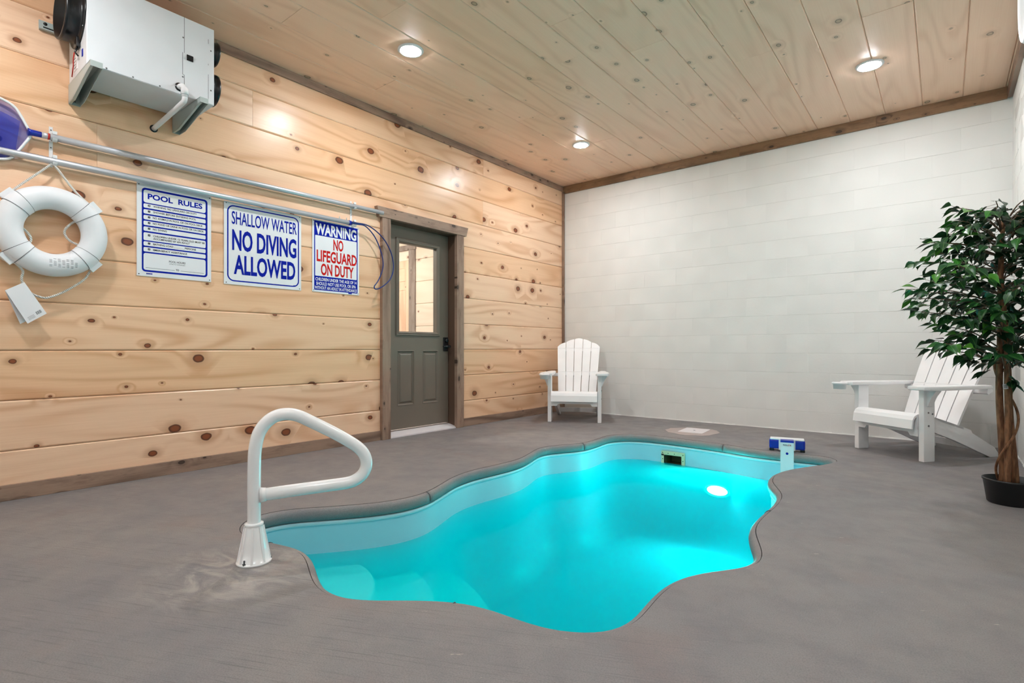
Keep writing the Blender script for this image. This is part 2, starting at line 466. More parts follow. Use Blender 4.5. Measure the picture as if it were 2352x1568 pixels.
def sweep(prof, i0=0, i1=NP, closed=True, flat=False):
    rings = [[p + Vector((0, 0, z)) for p in inset(d)] for d, z in prof]
    idx = [i % NP for i in range(i0, i1)] if closed else [i % NP for i in range(i0, i1 + 1)]
    m = len(idx); mb = MB(); vs = []; fs = []
    for ring in rings: vs += [ring[i] for i in idx]
    for a in range(len(prof) - 1):
        for k in range(m if closed else m - 1):
            l = (k + 1) % m
            fs.append((a * m + k, a * m + l, (a + 1) * m + l, (a + 1) * m + k))
    mb._add(vs, fs, not flat)
    if not closed:
        o = 0
        mb.f.append(tuple(a * m for a in range(len(prof)))); mb.sm.append(False)
        mb.f.append(tuple(a * m + m - 1 for a in range(len(prof) - 1, -1, -1))); mb.sm.append(False)
    return mb

def nearest(x, y):
    return min(range(NP), key=lambda i: (OUT[i] - Vector((x, y, 0))).length)

# ------------------------------------------------------------------ floor with the pool cut out
def build_floor():
    bm = bmesh.new()
    edge = inset(-0.002)
    outer = [(-2.6, 0.3), (W + 0.2, 0.3), (W + 0.2, YF - 0.2), (-2.6, YF - 0.2)]
    def loop(pts):
        vs = [bm.verts.new((p[0], p[1], 0)) for p in pts]
        return [bm.edges.new((vs[i], vs[(i + 1) % len(vs)])) for i in range(len(vs))]
    es = loop(outer) + loop([p[:2] for p in edge])
    bmesh.ops.triangle_fill(bm, edges=es, use_beauty=True, use_dissolve=False)
    mb = MB(); mb.bm(bm)
    low = sweep([(-0.002, 0.0), (-0.002, -0.03), (-0.05, -0.03)])
    mb._add(low.v, low.f)
    me_o = mb.build('floor', 'floor', kind='structure', label='grey painted concrete deck around the pool', category='floor')
    # up-facing normals
    return me_o
floor = build_floor()
bm = bmesh.new(); bm.from_mesh(floor.data)
for f in bm.faces:
    if abs(f.normal.z) > 0.9 and f.normal.z < 0 and f.calc_center_median().z > -0.01: f.normal_flip()
bm.to_mesh(floor.data); bm.free()

# pool shell
pool = thing('swimming_pool', (2.45, -3.2, 0), 'free-form vinyl-lined pool sunk in the grey deck', 'pool')
cop = [(0.001, -0.002), (0.009, -0.0025), (0.019, -0.008), (0.027, -0.018), (0.031, -0.035), (0.029, -0.052), (0.021, -0.067), (0.0, -0.075), (-0.04, -0.075), (-0.04, -0.03)]
seams = [nearest(1.71, -4.10), nearest(1.565, -2.08), nearest(2.6, -1.32), nearest(3.41, -3.2), nearest(2.85, -4.99), nearest(1.80, -5.11)]
seams = sorted(seams)
for k in range(len(seams)):
    a = seams[k]; b = seams[(k + 1) % len(seams)]
    if b <= a: b += NP
    mb = sweep(cop, a, b, closed=False)
    # tiny joint between neighbouring pieces
    mb.build('coping', 'coping', pool)
joint_mb = []
for k in seams[:2] + seams[2:]:
    rings = [[p + Vector((0, 0, z)) for p in inset(d)] for d, z in [(0.0, 0.0005), (0.010, -0.001), (0.0205, -0.0065), (0.0285, -0.0175), (0.0327, -0.035), (0.0305, -0.053)]]
    path = [r[k] for r in rings]
    MB().tube(path, 0.0016, 5).build('coping_joint', 'stitch', pool)
sweep([(-0.02, -0.075), (0.012, -0.075), (0.014, -0.078), (0.014, -0.096), (0.010, -0.098), (-0.02, -0.098)]).build('liner_track', 'bead', pool)
ZB = -0.95
liner_mb = sweep([(0.008, -0.097), (0.008, -0.160), (0.008, -0.275), (0.009, -0.5), (0.012, -0.80), (0.05, -0.90), (0.12, ZB)])
keep = [k for k, f in enumerate(liner_mb.f) if not (all(1.985 < liner_mb.v[i][0] < 2.205 and liner_mb.v[i][1] > -1.6 for i in f) and all(-0.28 < liner_mb.v[i][2] < -0.15 for i in f))]
liner_mb.f = [liner_mb.f[k] for k in keep]; liner_mb.sm = [liner_mb.sm[k] for k in keep]
liner_mb.build('liner_wall', 'liner', pool)
bm = bmesh.new()
vs_ = [bm.verts.new((p.x, p.y, ZB)) for p in inset(0.11)]
es_ = [bm.edges.new((vs_[i], vs_[(i + 1) % NP])) for i in range(NP)]
bmesh.ops.triangle_fill(bm, edges=es_, use_beauty=True)
MB().bm(bm).build('liner_floor', 'liner', pool)
for rad, z in ((0.51, -0.33), (0.81, -0.43), (1.11, -0.54)):
    # only the piece of the round tread that lies inside the shell
    n = 96; prof = [(rad, ZB - 0.01), (rad, z - 0.02), (rad - 0.008, z - 0.006), (rad - 0.02, z), (0.0, z)]
    MB().lathe(prof, (1.56, -5.0, 0), 'Z', n).build('step', 'step', pool)

# water
bm = bmesh.new()
ring = inset(0.006)
vt = [bm.verts.new((p.x, p.y, ZW)) for p in ring]; vb = [bm.verts.new((p.x, p.y, ZB - 0.03)) for p in ring]
et = [bm.edges.new((vt[i], vt[(i + 1) % NP])) for i in range(NP)]
bmesh.ops.triangle_fill(bm, edges=et, use_beauty=True)
eb = [bm.edges.new((vb[i], vb[(i + 1) % NP])) for i in range(NP)]
bmesh.ops.triangle_fill(bm, edges=eb, use_beauty=True)
for i in range(NP):
    bm.faces.new((vt[i], vt[(i + 1) % NP], vb[(i + 1) % NP], vb[i]))
wat = MB().bm(bm).build('pool_water', 'water', kind='stuff', label='still turquoise water filling the pool', category='water')

for p_ in wat.data.polygons:      # closed body: outward normals
    if (p_.center.z > ZW - 0.01 and p_.normal.z < -0.5) or (p_.center.z < ZB and p_.normal.z > 0.5): p_.flip()

# ------------------------------------------------------------------ walls, ceiling
random.seed(4)
T = 0.16
DY0, DY1, DZ = -3.05, -2.10, 2.12     # opening for the door
wl = MB()
wl.box(XB - T, XB - 0.024, YF - 0.2, DY0, -0.05, ZC + 0.1)
wl.box(XB - T, XB - 0.024, DY1, 0.2, -0.05, ZC + 0.1)
wl.box(XB - T, XB - 0.024, DY0, DY1, DZ, ZC + 0.1)
wall_left = wl.build('wall_left', 'pine_wall', kind='structure', label='left wall clad in knotty pine boards', category='wall')

def board_prof(face, back, b0, b1, c=0.008, dep=0.006, g=0.0012):
    return [(back, b0 + g), (back, b1 - g), (face - dep, b1 - g), (face, b1 - g - c), (face, b0 + g + c), (face - dep, b0 + g)]
def wall_board(y0, y1, z0, z1):
    e = random.uniform(-0.0012, 0.0012)
    MB().prism(board_prof(XB + e, XB - 0.024, z0, z1), 'Y', y0 + 0.0008, y1 - 0.0008).build('board', 'pine_wall', wall_left, origin=(XB, (y0 + y1) / 2, (z0 + z1) / 2))
Z0 = [-0.0] + [0.280 + 0.2862 * k for k in range(10)] + [ZC]
cuts = {9: [-4.326], 10: [-1.668, -5.05], 8: [-1.676], 7: [-5.3], 5: [], 3: [], 1: []}
for k in range(len(Z0) - 1):
    z0, z1 = Z0[k], Z0[k + 1]
    ys = sorted([YF, 0.0] + cuts.get(k, []))
    segs = list(zip(ys[:-1], ys[1:]))
    for y0, y1 in segs:
        if z0 < DZ and y0 < DY0 and y1 > DY1:
            if z1 <= DZ + 0.001:
                wall_board(y0, DY0, z0, z1); wall_board(DY1, y1, z0, z1)
            else:
                # board notched over the door head
                mbp = MB()
                pr = board_prof(XB, XB - 0.024, z0, z1)
                mbp.prism(pr, 'Y', y0, DY0); mbp.prism(pr, 'Y', DY1, y1)
                mbp.prism(board_prof(XB, XB - 0.024, DZ, z1), 'Y', DY0, DY1)
                mbp.build('board', 'pine_wall', wall_left, origin=(XB, (y0 + y1) / 2, (z0 + z1) / 2))
        else: wall_board(y0, y1, z0, z1)

# ceiling
ceil = MB().box(-0.3, W + 0.2, YF - 0.2, 0.2, ZC + 0.02, ZC + 0.12).build('ceiling', 'pine_ceiling', kind='structure', label='ceiling of pale washed pine planks', category='ceiling')
LAMPS = [(0.994, -3.617), (3.671, -1.185), (1.005, -1.195), (3.671, -3.617), (1.0, -6.04), (3.671, -6.04)]
xs = [-0.02] + [0.265 + 0.2855 * k for k in range(16)]
xs = [x for x in xs if x < W - 0.03] + [W]
jn = {0: [-2.2], 1: [-3.4, -0.9], 2: [-4.4], 3: [-2.1, -5.2], 4: [-1.15, -4.0], 5: [-5.1], 6: [-2.75], 7: [-3.2, -5.9], 8: [-2.55], 9: [-4.2], 10: [-1.9, -4.6], 11: [-5.0], 12: [-2.7], 13: [-1.95, -4.9], 14: [-2.35], 15: [-4.0]}
for k in range(len(xs) - 1):
    ys = sorted([YF, 0.0] + jn.get(k, []))
    for y0, y1 in zip(ys[:-1], ys[1:]):
        e = random.uniform(-0.0008, 0.0008); c, dep, g_ = 0.006, 0.005, 0.0008
        a, b = xs[k] + g_, xs[k + 1] - g_
        pr = [(a, ZC + 0.022), (b, ZC + 0.022), (b, ZC + dep), (b - c, ZC + e), (a + c, ZC + e), (a, ZC + dep)]
        MB().prism(pr, 'Y', y0 + 0.0006, y1 - 0.0006).build('ceiling_plank', 'pine_ceiling', ceil, origin=((a + b) / 2, (y0 + y1) / 2, ZC))

# block walls: one object per block, joints recessed
def block_mesh(w, h, t, seed):
    rr = random.Random(seed); c = 0.003; cxx = 0.0004
    bm = bmesh.new()
    q = lambda: rr.uniform(-0.0012, 0.0012)
    outer = [(0.0001, 0.0009), (w - 0.0001, 0.0009), (w - 0.0001, h - 0.0009), (0.0001, h - 0.0009)]
    vs = [bm.verts.new((x, 0.0022, z)) for x, z in outer]
    inn = []
    nx, nz = 6, 3
    # front face edge loop with slightly ragged outline
    per = [(cxx + (w - 2 * cxx) * i / nx, c) for i in range(nx)] + [(w - cxx, c + (h - 2 * c) * i / nz) for i in range(nz)] + \
          [(w - cxx - (w - 2 * cxx) * i / nx, h - c) for i in range(nx)] + [(cxx, h - c - (h - 2 * c) * i / nz) for i in range(nz)]
    fv = [bm.verts.new((x + q() * 0.3, 0.0 + q() * 0.3, z + q() * 1.6)) for x, z in per]
    bm.faces.new(fv)
    idx = [0, nx, nx + nz, 2 * nx + nz]
    L = len(fv)
    for s_ in range(4):
        a = idx[s_]; b = idx[(s_ + 1) % 4] if s_ < 3 else L
        seg = [fv[i % L] for i in range(a, b + 1)]
        bm.faces.new([vs[s_], vs[(s_ + 1) % 4]] + seg[::-1])
    mb = MB(); mb.bm(bm)
    return mb.mesh('block')
BM = [block_mesh(0.4064, 0.2032, 0.1, i) for i in range(5)]
BH = [block_mesh(0.2032, 0.2032, 0.1, 20 + i) for i in range(3)]
for me in BM + BH: me.materials.append(M['block'])
wall_back = MB().box(-0.3, W + 0.2, 0.0015, 0.15, -0.1, ZC + 0.1).build('wall_back', 'mortar', kind='structure', label='white painted concrete block wall at the far end', category='wall')
wall_right = MB().box(W + 0.0015, W + 0.15, YF - 0.2, 0.1, -0.1, ZC + 0.1).build('wall_right', 'mortar', kind='structure', label='white painted block wall on the right', category='wall')
ncourse = int(ZC / 0.2032) + 1
for c in range(ncourse):
    z = c * 0.2032
    x = -0.02 - (0.2032 if c % 2 else 0.0)
    k = 0
    while x < W:
        o = bpy.data.objects.new('block', random.choice(BM)); COL.objects.link(o); o.parent = wall_back
        o.location = (x, random.uniform(-0.0008, 0.0002), z); x += 0.4064
    y = 0.0
    if c % 2: y = 0.2032
    while y > -3.2:
        o = bpy.data.objects.new('block', random.choice(BM)); COL.objects.link(o); o.parent = wall_right
        o.rotation_euler = (0, 0, R(-90)); o.location = (W + random.uniform(-0.0008, 0.0016), y, z); y -= 0.4064
# ragged paint line at the foot of the block walls: shallow lumps of paint and mortar
mbp = MB(); rr = random.Random(8)
x = 0.0
while x < W:
    w_ = rr.uniform(0.03, 0.10); h_ = rr.uniform(0.004, 0.013); d_ = rr.uniform(0.003, 0.009)
    mbp.prism([(-d_, 0.0), (0.004, 0.0), (0.004, h_), (-d_ * 0.5, h_)], 'X', x, x + w_) ; x += w_ * 0.96
mbp.build('paint_edge', 'block', wall_back)
mbp = MB(); y = 0.0
while y > -3.2:
    w_ = rr.uniform(0.03, 0.10); h_ = rr.uniform(0.004, 0.013); d_ = rr.uniform(0.003, 0.009)
    mbp.prism([(W + 0.004, 0.0), (W - d_, 0.0), (W - d_ * 0.5, h_), (W + 0.004, h_)], 'Y', y - w_, y); y -= w_ * 0.96
mbp.build('paint_edge', 'block', wall_right)
MB().box(-0.3, W + 0.2, YF - 0.15, YF, -0.1, ZC + 0.1).build('wall_front', 'block', kind='structure', label='white painted wall behind the viewer', category='wall')

# trims
def strip(name, mat, x0, x1, y0, y1, z0, z1, label, ax, joints=()):
    L = thing(name, ((x0 + x1) / 2, (y0 + y1) / 2, z0), label, 'trim', kind='structure')
    i = 'XYZ'.index(ax); lo = (x0, y0, z0)[i]; hi = (x1, y1, z1)[i]
    cuts_ = [lo] + sorted(joints) + [hi]
    for a, b in zip(cuts_[:-1], cuts_[1:]):
        q = [x0, x1, y0, y1, z0, z1]; q[2 * i] = a + 0.0006; q[2 * i + 1] = b - 0.0006
        MB().box(*q, c=0.0025).build('trim_board', mat, L, origin=((q[0] + q[1]) / 2, (q[2] + q[3]) / 2, (q[4] + q[5]) / 2))
    return L
strip('baseboard_left', 'trim_y', XB, 0.0, YF, -3.13, 0.0, 0.089, 'grey-brown stained baseboard under the pine wall, left of the door', 'Y', (-4.35,))
strip('baseboard_corner', 'trim_y', XB, 0.0, -2.03, -0.02, 0.0, 0.089, 'short stained baseboard between the door and the corner', 'Y')
strip('trim_1', 'trim_y', XB, 0.0, YF, -0.034, ZC - 0.068, ZC, 'dark stained trim where the pine wall meets the ceiling', 'Y', (-1.9, -4.6))
strip('trim_2', 'trim_x', 0.0, W - 0.034, -0.03, 0.0, ZC - 0.1, ZC, 'brown stained trim along the top of the white block wall', 'X', (1.15, 2.35, 3.62))
strip('trim_3', 'trim_y', W - 0.034, W, YF, -0.03, ZC - 0.1, ZC, 'brown stained trim along the top of the right wall', 'Y', (-1.3,))
strip('trim_4', 'trim_z', XB, 0.012, -0.03, 0.0, 0.0, ZC - 0.068, 'thin stained corner trim between pine wall and block wall', 'Z')

# ------------------------------------------------------------------ door
door = thing('door_1', (-0.12, -2.57, 0), 'grey half-glass entry door in a brown stained frame', 'door', kind='structure')
XD = -0.12
casing = 'trim_z'
MB().box(XB, 0.02, -3.128, -3.03, 0.0, 2.10, 0.002).build('casing', 'trim_z', door, origin=(0, -3.08, 1.05))
MB().box(XB, 0.02, -2.136, -2.03, 0.0, 2.10, 0.002).build('casing', 'trim_z', door, origin=(0, -2.08, 1.05))
MB().prism([(-3.165, 2.10), (-1.995, 2.10), (-1.968, 2.195), (-3.192, 2.195)], 'X', XB, 0.026).build('head_casing', 'trim_y', door, origin=(0, -2.58, 2.15))
MB().box(-0.20, XB, -3.05, -3.03, 0.0, 2.12).build('jamb', 'jamb', door)
MB().box(-0.20, XB, -2.118, -2.10, 0.0, 2.12).build('jamb', 'jamb', door)
MB().box(-0.20, XB, -3.03, -2.118, 2.098, 2.12).build('jamb', 'jamb', door)
MB().box(-0.195, -0.168, -2.13, -2.118, 0.03, 2.098).build('door_stop', 'white', door)
MB().prism([(-0.20, 0.0), (0.0, 0.0), (0.0, 0.012), (-0.10, 0.035), (-0.20, 0.05)], 'Y', -3.03, -2.118).build('threshold', 'lid', door)
leaf = door
D = MB(); x0, x1 = XD - 0.045, XD
ly0, ly1, lz0, lz1 = -3.026, -2.137, 0.056, 2.092
gy0, gy1, gz0, gz1 = -2.845, -2.285, 1.01, 1.957
D.box(x0, x1, ly0, gy0, lz0, lz1); D.box(x0, x1, gy1, ly1, lz0, lz1)
D.box(x0, x1, gy0, gy1, gz1, lz1)
# lower part with two recessed panels
pz0, pz1 = 0.288, 0.842
pan = [(-2.838, -2.620), (-2.506, -2.284)]
D.box(x0, x1, gy0, gy1, lz0, pz0); D.box(x0, x1, gy0, gy1, pz1, gz0)
D.box(x0, x1, gy0, pan[0][0], pz0, pz1); D.box(x0, x1, pan[0][1], pan[1][0], pz0, pz1); D.box(x0, x1, pan[1][1], gy1, pz0, pz1)
D.box(x0, x1 - 0.014, gy0, gy1, pz0, pz1)
D.build('slab', 'door', leaf)
def frame_ring(mb, y0, y1, z0, z1, prof):
    """prof: list of (inset, x) around a rectangle"""
    vs = []; m = len(prof)
    for d, x in prof:
        vs += [(x, y0 + d, z0 + d), (x, y1 - d, z0 + d), (x, y1 - d, z1 - d), (x, y0 + d, z1 - d)]
    fs = []
    for a in range(m - 1):
        for k in range(4):
            l = (k + 1) % 4
            fs.append((a * 4 + k, a * 4 + l, a * 4 + 4 + l, a * 4 + 4 + k))
    mb._add(vs, fs); return mb
for (a, b) in pan:
    mb = MB()
    frame_ring(mb, a, b, pz0, pz1, [(0.0, x1 + 0.001), (0.004, x1 + 0.004), (0.010, x1 - 0.004), (0.018, x1 - 0.013), (0.024, x1 - 0.013), (0.042, x1 - 0.001)])
    mb._add([(x1 - 0.001, a + 0.042, pz0 + 0.042), (x1 - 0.001, b - 0.042, pz0 + 0.042), (x1 - 0.001, b - 0.042, pz1 - 0.042), (x1 - 0.001, a + 0.042, pz1 - 0.042)], [(0, 1, 2, 3)])
    mb.build('panel', 'door', leaf)
mb = MB(); frame_ring(mb, -2.862, -2.268, 0.992, 1.974, [(0.0, x1), (0.003, x1 + 0.012), (0.012, x1 + 0.016), (0.020, x1 + 0.012), (0.026, x1 + 0.018), (0.036, x1 + 0.014), (0.044, x1 + 0.004), (0.046, x1 - 0.02), (0.0465, x0)])
mb.build('window_frame', 'door', leaf)
MB().box(x1 - 0.024, x1 - 0.019, gy0, gy1, gz0, gz1).build('pane', 'glass', leaf)
h = MB().box(XD, XD + 0.014, -2.212, -2.148, 0.835, 0.985, 0.005).build('handle_plate', 'black', leaf)
MB().lathe([(0.020, 0.0), (0.020, 0.03), (0.013, 0.035), (0.013, 0.06), (0.0, 0.062)], (XD + 0.014, -2.178, 0.885), 'X', 20).build('lever', 'black', h)
MB().tube([(XD + 0.062, -2.178, 0.885), (XD + 0.064, -2.21, 0.886), (XD + 0.062, -2.268, 0.884)], [0.011, 0.010, 0.008], 10).build('lever', 'black', h)
MB().lathe([(0.022, 0.0), (0.022, 0.018), (0.018, 0.022), (0.0, 0.022)], (XD + 0.014, -2.178, 0.95), 'X', 20).build('deadbolt', 'black', h)

# ------------------------------------------------------------------ hall seen through the glass
YH = -1.79
hall = MB().box(-2.6, -0.20, YH, YH + 0.1, 0.0, 2.5).build('wall_hall', 'pine_hall', kind='structure', label='pine board wall of the hall behind the door glass', category='wall')
for k in range(9):
    z0, z1 = 0.28 * k + 0.02, 0.28 * (k + 1) + 0.02
    if k == 8: z1 = 2.5
    pr = [(YH, z0 + 0.001), (YH, z1 - 0.001), (YH - 0.012, z1 - 0.001), (YH - 0.018, z1 - 0.007), (YH - 0.018, z0 + 0.007), (YH - 0.012, z0 + 0.001)]
    for xa, xb in (((-1.03, -0.20),) if z1 < 2.2 else ((-2.6, -0.20),)):
        MB().prism(pr, 'X', xa, xb).build('board', 'pine_hall', hall, origin=(xa + 0.4, YH, (z0 + z1) / 2))
MB().box(-1.15, -1.03, YH - 0.034, YH, 0.0, 2.11).build('casing', 'trim_hall', hall, origin=(-1.09, YH, 1.0))
MB().box(-2.2, -1.02, YH - 0.038, YH, 2.11, 2.175).build('head_casing', 'trim_hall', hall, origin=(-1.6, YH, 2.1))
MB().box(-2.1, -1.15, YH - 0.012, YH - 0.002, 1.98, 2.11).build('board', 'pine_hall', hall, origin=(-1.6, YH, 2.05))
hd = MB().box(-2.0, -1.15, YH - 0.02, YH - 0.002, 0.02, 1.98).build('inner_door', 'pine_door', hall, origin=(-1.57, YH, 1.0))
for xa, xb in ((-1.92, -1.62), (-1.52, -1.22)):
    for za, zb in ((0.2, 0.85), (0.98, 1.62), (1.72, 1.9)):
        mb = MB()
        v = []; prof = [(0.0, YH - 0.021), (0.008, YH - 0.027), (0.016, YH - 0.022), (0.05, YH - 0.027)]
        for d, y in prof: v += [(xa + d, y, za + d), (xb - d, y, za + d), (xb - d, y, zb - d), (xa + d, y, zb - d)]
        f = []
        for a in range(3):
            for k in range(4): f.append((a * 4 + k, a * 4 + (k + 1) % 4, a * 4 + 4 + (k + 1) % 4, a * 4 + 4 + k))
        f.append((12, 13, 14, 15)); mb._add(v, f)
        mb.build('panel', 'pine_door', hd)
MB().box(-2.7, -0.20, -4.6, YH, 2.5, 2.55).build('ceiling_hall', 'block', kind='structure', label='plain ceiling of the hall behind the door', category='ceiling')
MB().box(-2.7, -2.6, -4.6, YH, 0.0, 2.5).build('wall_hall_end', 'block', kind='structure', label='plain end wall of the hall', category='wall')
MB().box(-2.7, -0.20, -4.7, -4.6, 0.0, 2.5).build('wall_hall_side', 'block', kind='structure', label='plain side wall of the hall', category='wall')
hl = thing('hall_light', (-1.2, -3.0, 2.5), 'round ceiling light in the hall behind the door', 'light')
MB().lathe([(0.12, 2.5), (0.12, 2.47), (0.105, 2.465)], (-1.2, -3.0, 0), 'Z', 28).build('base', 'white', hl)
MB().lathe([(0.10, 2.466), (0.0, 2.44)], (-1.2, -3.0, 0), 'Z', 14).build('lens', 'hall_lens', hl)

# ------------------------------------------------------------------ ceiling downlights
LBL = ['bright downlight in the ceiling nearest the white wall-hung unit', 'bright downlight at the right of the ceiling near the white wall',
       'bright downlight in the ceiling nearest the corner of pine and white walls', 'bright downlight in the right row over the near half of the pool',
       'bright downlight over the near end of the pine wall', 'bright downlight above the viewer by the right wall']
for (x, y), lb in zip(LAMPS, LBL):
    t = thing('downlight', (x, y, ZC), lb, 'light', 'recessed ceiling downlights')
    MB().lathe([(0.070, ZC + 0.004), (0.096, ZC + 0.004), (0.097, ZC - 0.004), (0.092, ZC - 0.009), (0.078, ZC - 0.011), (0.072, ZC - 0.008), (0.070, ZC + 0.004)], (x, y, 0), 'Z', 40).build('trim_ring', 'white', t)
    MB().lathe([(0.071, ZC - 0.006), (0.060, ZC - 0.016), (0.0, ZC - 0.021)], (x, y, 0), 'Z', 20).build('lens', 'lens', t)

# ------------------------------------------------------------------ pool light, skimmer, alarm, lid
OV = Matrix.Translation((2.53, 0, -0.425)) @ Matrix.Diagonal((1.35, 1.0, 0.62, 1.0))
t = thing('pool_light', (2.53, -1.325, -0.43), 'glowing oval lamp under water in the far pool wall', 'light')
MB().lathe([(0.080, -1.30), (0.105, -1.31), (0.105, -1.335), (0.086, -1.345), (0.080, -1.34)][::-1], (0, 0, 0), 'Y', 36).xf(OV).build('rim', 'white', t)
MB().lathe([(0.080, -1.325), (0.079, -1.338), (0.0, -1.352)], (0, 0, 0), 'Y', 20).xf(OV).build('lens', 'pool_lens', t)

t = thing('pool_skimmer', (2.095, -1.272, -0.3), 'beige skimmer mouth with screw holes in the far pool wall', 'skimmer')
ys = -1.272
# plate sits flush on the wall: frame of four strips, box behind
pa, pb, pz, pt = 1.978, 2.212, -0.315, -0.135
oa, ob_, oz, ot = 2.010, 2.176, -0.262, -0.172
def plate(mb, y0, y1):
    mb.box(pa, oa, y0, y1, pz, pt); mb.box(ob_, pb, y0, y1, pz, pt)
    mb.box(oa, ob_, y0, y1, ot, pt); mb.box(oa, ob_, y0, y1, pz, oz); return mb
plate(MB(), ys - 0.020, ys).build('faceplate', 'beige', t)
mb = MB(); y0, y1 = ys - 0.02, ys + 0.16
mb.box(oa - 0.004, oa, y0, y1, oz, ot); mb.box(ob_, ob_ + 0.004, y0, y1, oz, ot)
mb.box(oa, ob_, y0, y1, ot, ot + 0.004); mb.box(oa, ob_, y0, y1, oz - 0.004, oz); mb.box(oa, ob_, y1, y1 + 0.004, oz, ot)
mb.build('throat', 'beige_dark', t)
for x, z in ((1.992, -0.150), (2.048, -0.152), (2.11, -0.153), (2.195, -0.155), (2.195, -0.212), (1.993, -0.21)):
    MB().lathe([(0.0045, ys - 0.0205), (0.0045, ys - 0.0215), (0.0, ys - 0.0215)], (x, 0, z), 'Y', 10).build('screw', 'black_matte', t)
MB().box(1.98, 2.004, ys - 0.0225, ys - 0.0195, -0.178, -0.163).build('slot', 'black_matte', t)

t = thing('skimmer_lid', (2.09, -0.715, 0), 'square white skimmer lid set in the deck by the block wall', 'lid')  # the lid over the skimmer, not a separate hatch
q = [(1.957, -0.562), (2.203, -0.541), (2.231, -0.867), (1.981, -0.887)]
MB().prism(q, 'Z', 0.0, 0.006).build('plate', 'lid', t)
MB().lathe([(0.011, 0.006), (0.011, 0.0072), (0.0, 0.0072)], (2.093, -0.712, 0), 'Z', 16).build('finger_hole', 'stitch', t)
rr = random.Random(3); pp = []
for k in range(22):
    a = 2 * math.pi * k / 22; r = 0.275 + rr.uniform(-0.025, 0.025)
    pp.append((2.09 + r * math.cos(a) * 0.95, -0.755 + r * math.sin(a)))
MB().prism(pp, 'Z', -0.002, 0.0015).build('cement_patch', 'patch', floor)

AL = thing('pool_alarm', (3.10, -1.30, 0), 'blue and white pool alarm hooked over the far pool edge', 'alarm')
ax_, ay_ = 3.10, -1.315
rot = Matrix.Translation((ax_, ay_, 0)) @ Matrix.Rotation(R(12), 4, 'Z')
def al(mb, name, mat, parent=AL): return mb.xf(rot).build(name, mat, parent)
al(MB().box(-0.135, 0.135, -0.035, 0.055, 0.018, 0.098, 0.014), 'housing', 'blue')
al(MB().box(-0.128, 0.128, -0.036, 0.058, 0.094, 0.106, 0.005), 'top_cover', 'white')
for sx in (-0.115, 0.115): al(MB().box(sx - 0.018, sx + 0.018, -0.03, 0.05, 0.0, 0.022, 0.003), 'foot', 'black')
for sx in (-0.055, 0.055): al(MB().box(sx - 0.007, sx + 0.007, -0.048, -0.02, 0.012, 0.102, 0.003), 'bracket', 'white')
cm = al(MB().prism([(-0.049, -0.115), (0.049, -0.115), (0.049, -0.065), (0.040, -0.05), (-0.040, -0.05), (-0.049, -0.065)], 'Z', -0.40, 0.088), 'column', 'card')
al(MB().prism([(-0.049, -0.115), (0.049, -0.115), (0.049, -0.03), (-0.049, -0.03)], 'Z', 0.088, 0.104), 'column_cap', 'blue')
for z in (-0.002, -0.165):
    al(MB().lathe([(0.010, -0.1155), (0.010, -0.1175), (0.0, -0.1175)], (0, 0, z), 'Y', 18), 'button', 'ink_blue', cm)

# ------------------------------------------------------------------ text
def text_mesh(s, bold=0.0, spacing=1.0):
    cu = bpy.data.curves.new('txt', 'FONT'); cu.body = s; cu.size = 1.0; cu.offset = bold; cu.space_character = spacing
    cu.resolution_u = 3; cu.fill_mode = 'FRONT'
    o = bpy.data.objects.new('txt', cu); COL.objects.link(o)
    dg = bpy.context.evaluated_depsgraph_get(); dg.update()
    me = bpy.data.meshes.new_from_object(o.evaluated_get(dg))
    v = [tuple(p.co) for p in me.vertices]; f = [tuple(p.vertices) for p in me.polygons]
    bpy.data.objects.remove(o); bpy.data.curves.remove(cu); bpy.data.meshes.remove(me)
    x0 = min(p[0] for p in v); x1 = max(p[0] for p in v); y0 = min(p[1] for p in v); y1 = max(p[1] for p in v)
    return [((p[0] - x0) / (x1 - x0), (p[1] - y0) / (y1 - y0)) for p in v], f
def islands(n, F):
    par = list(range(n))
    def find(a):
        while par[a] != a: par[a] = par[par[a]]; a = par[a]
        return a
    for f in F:
        for b in f[1:]: par[find(b)] = find(f[0])
    out = {}
    for f in F: out.setdefault(find(f[0]), []).append(f)
    return list(out.values())
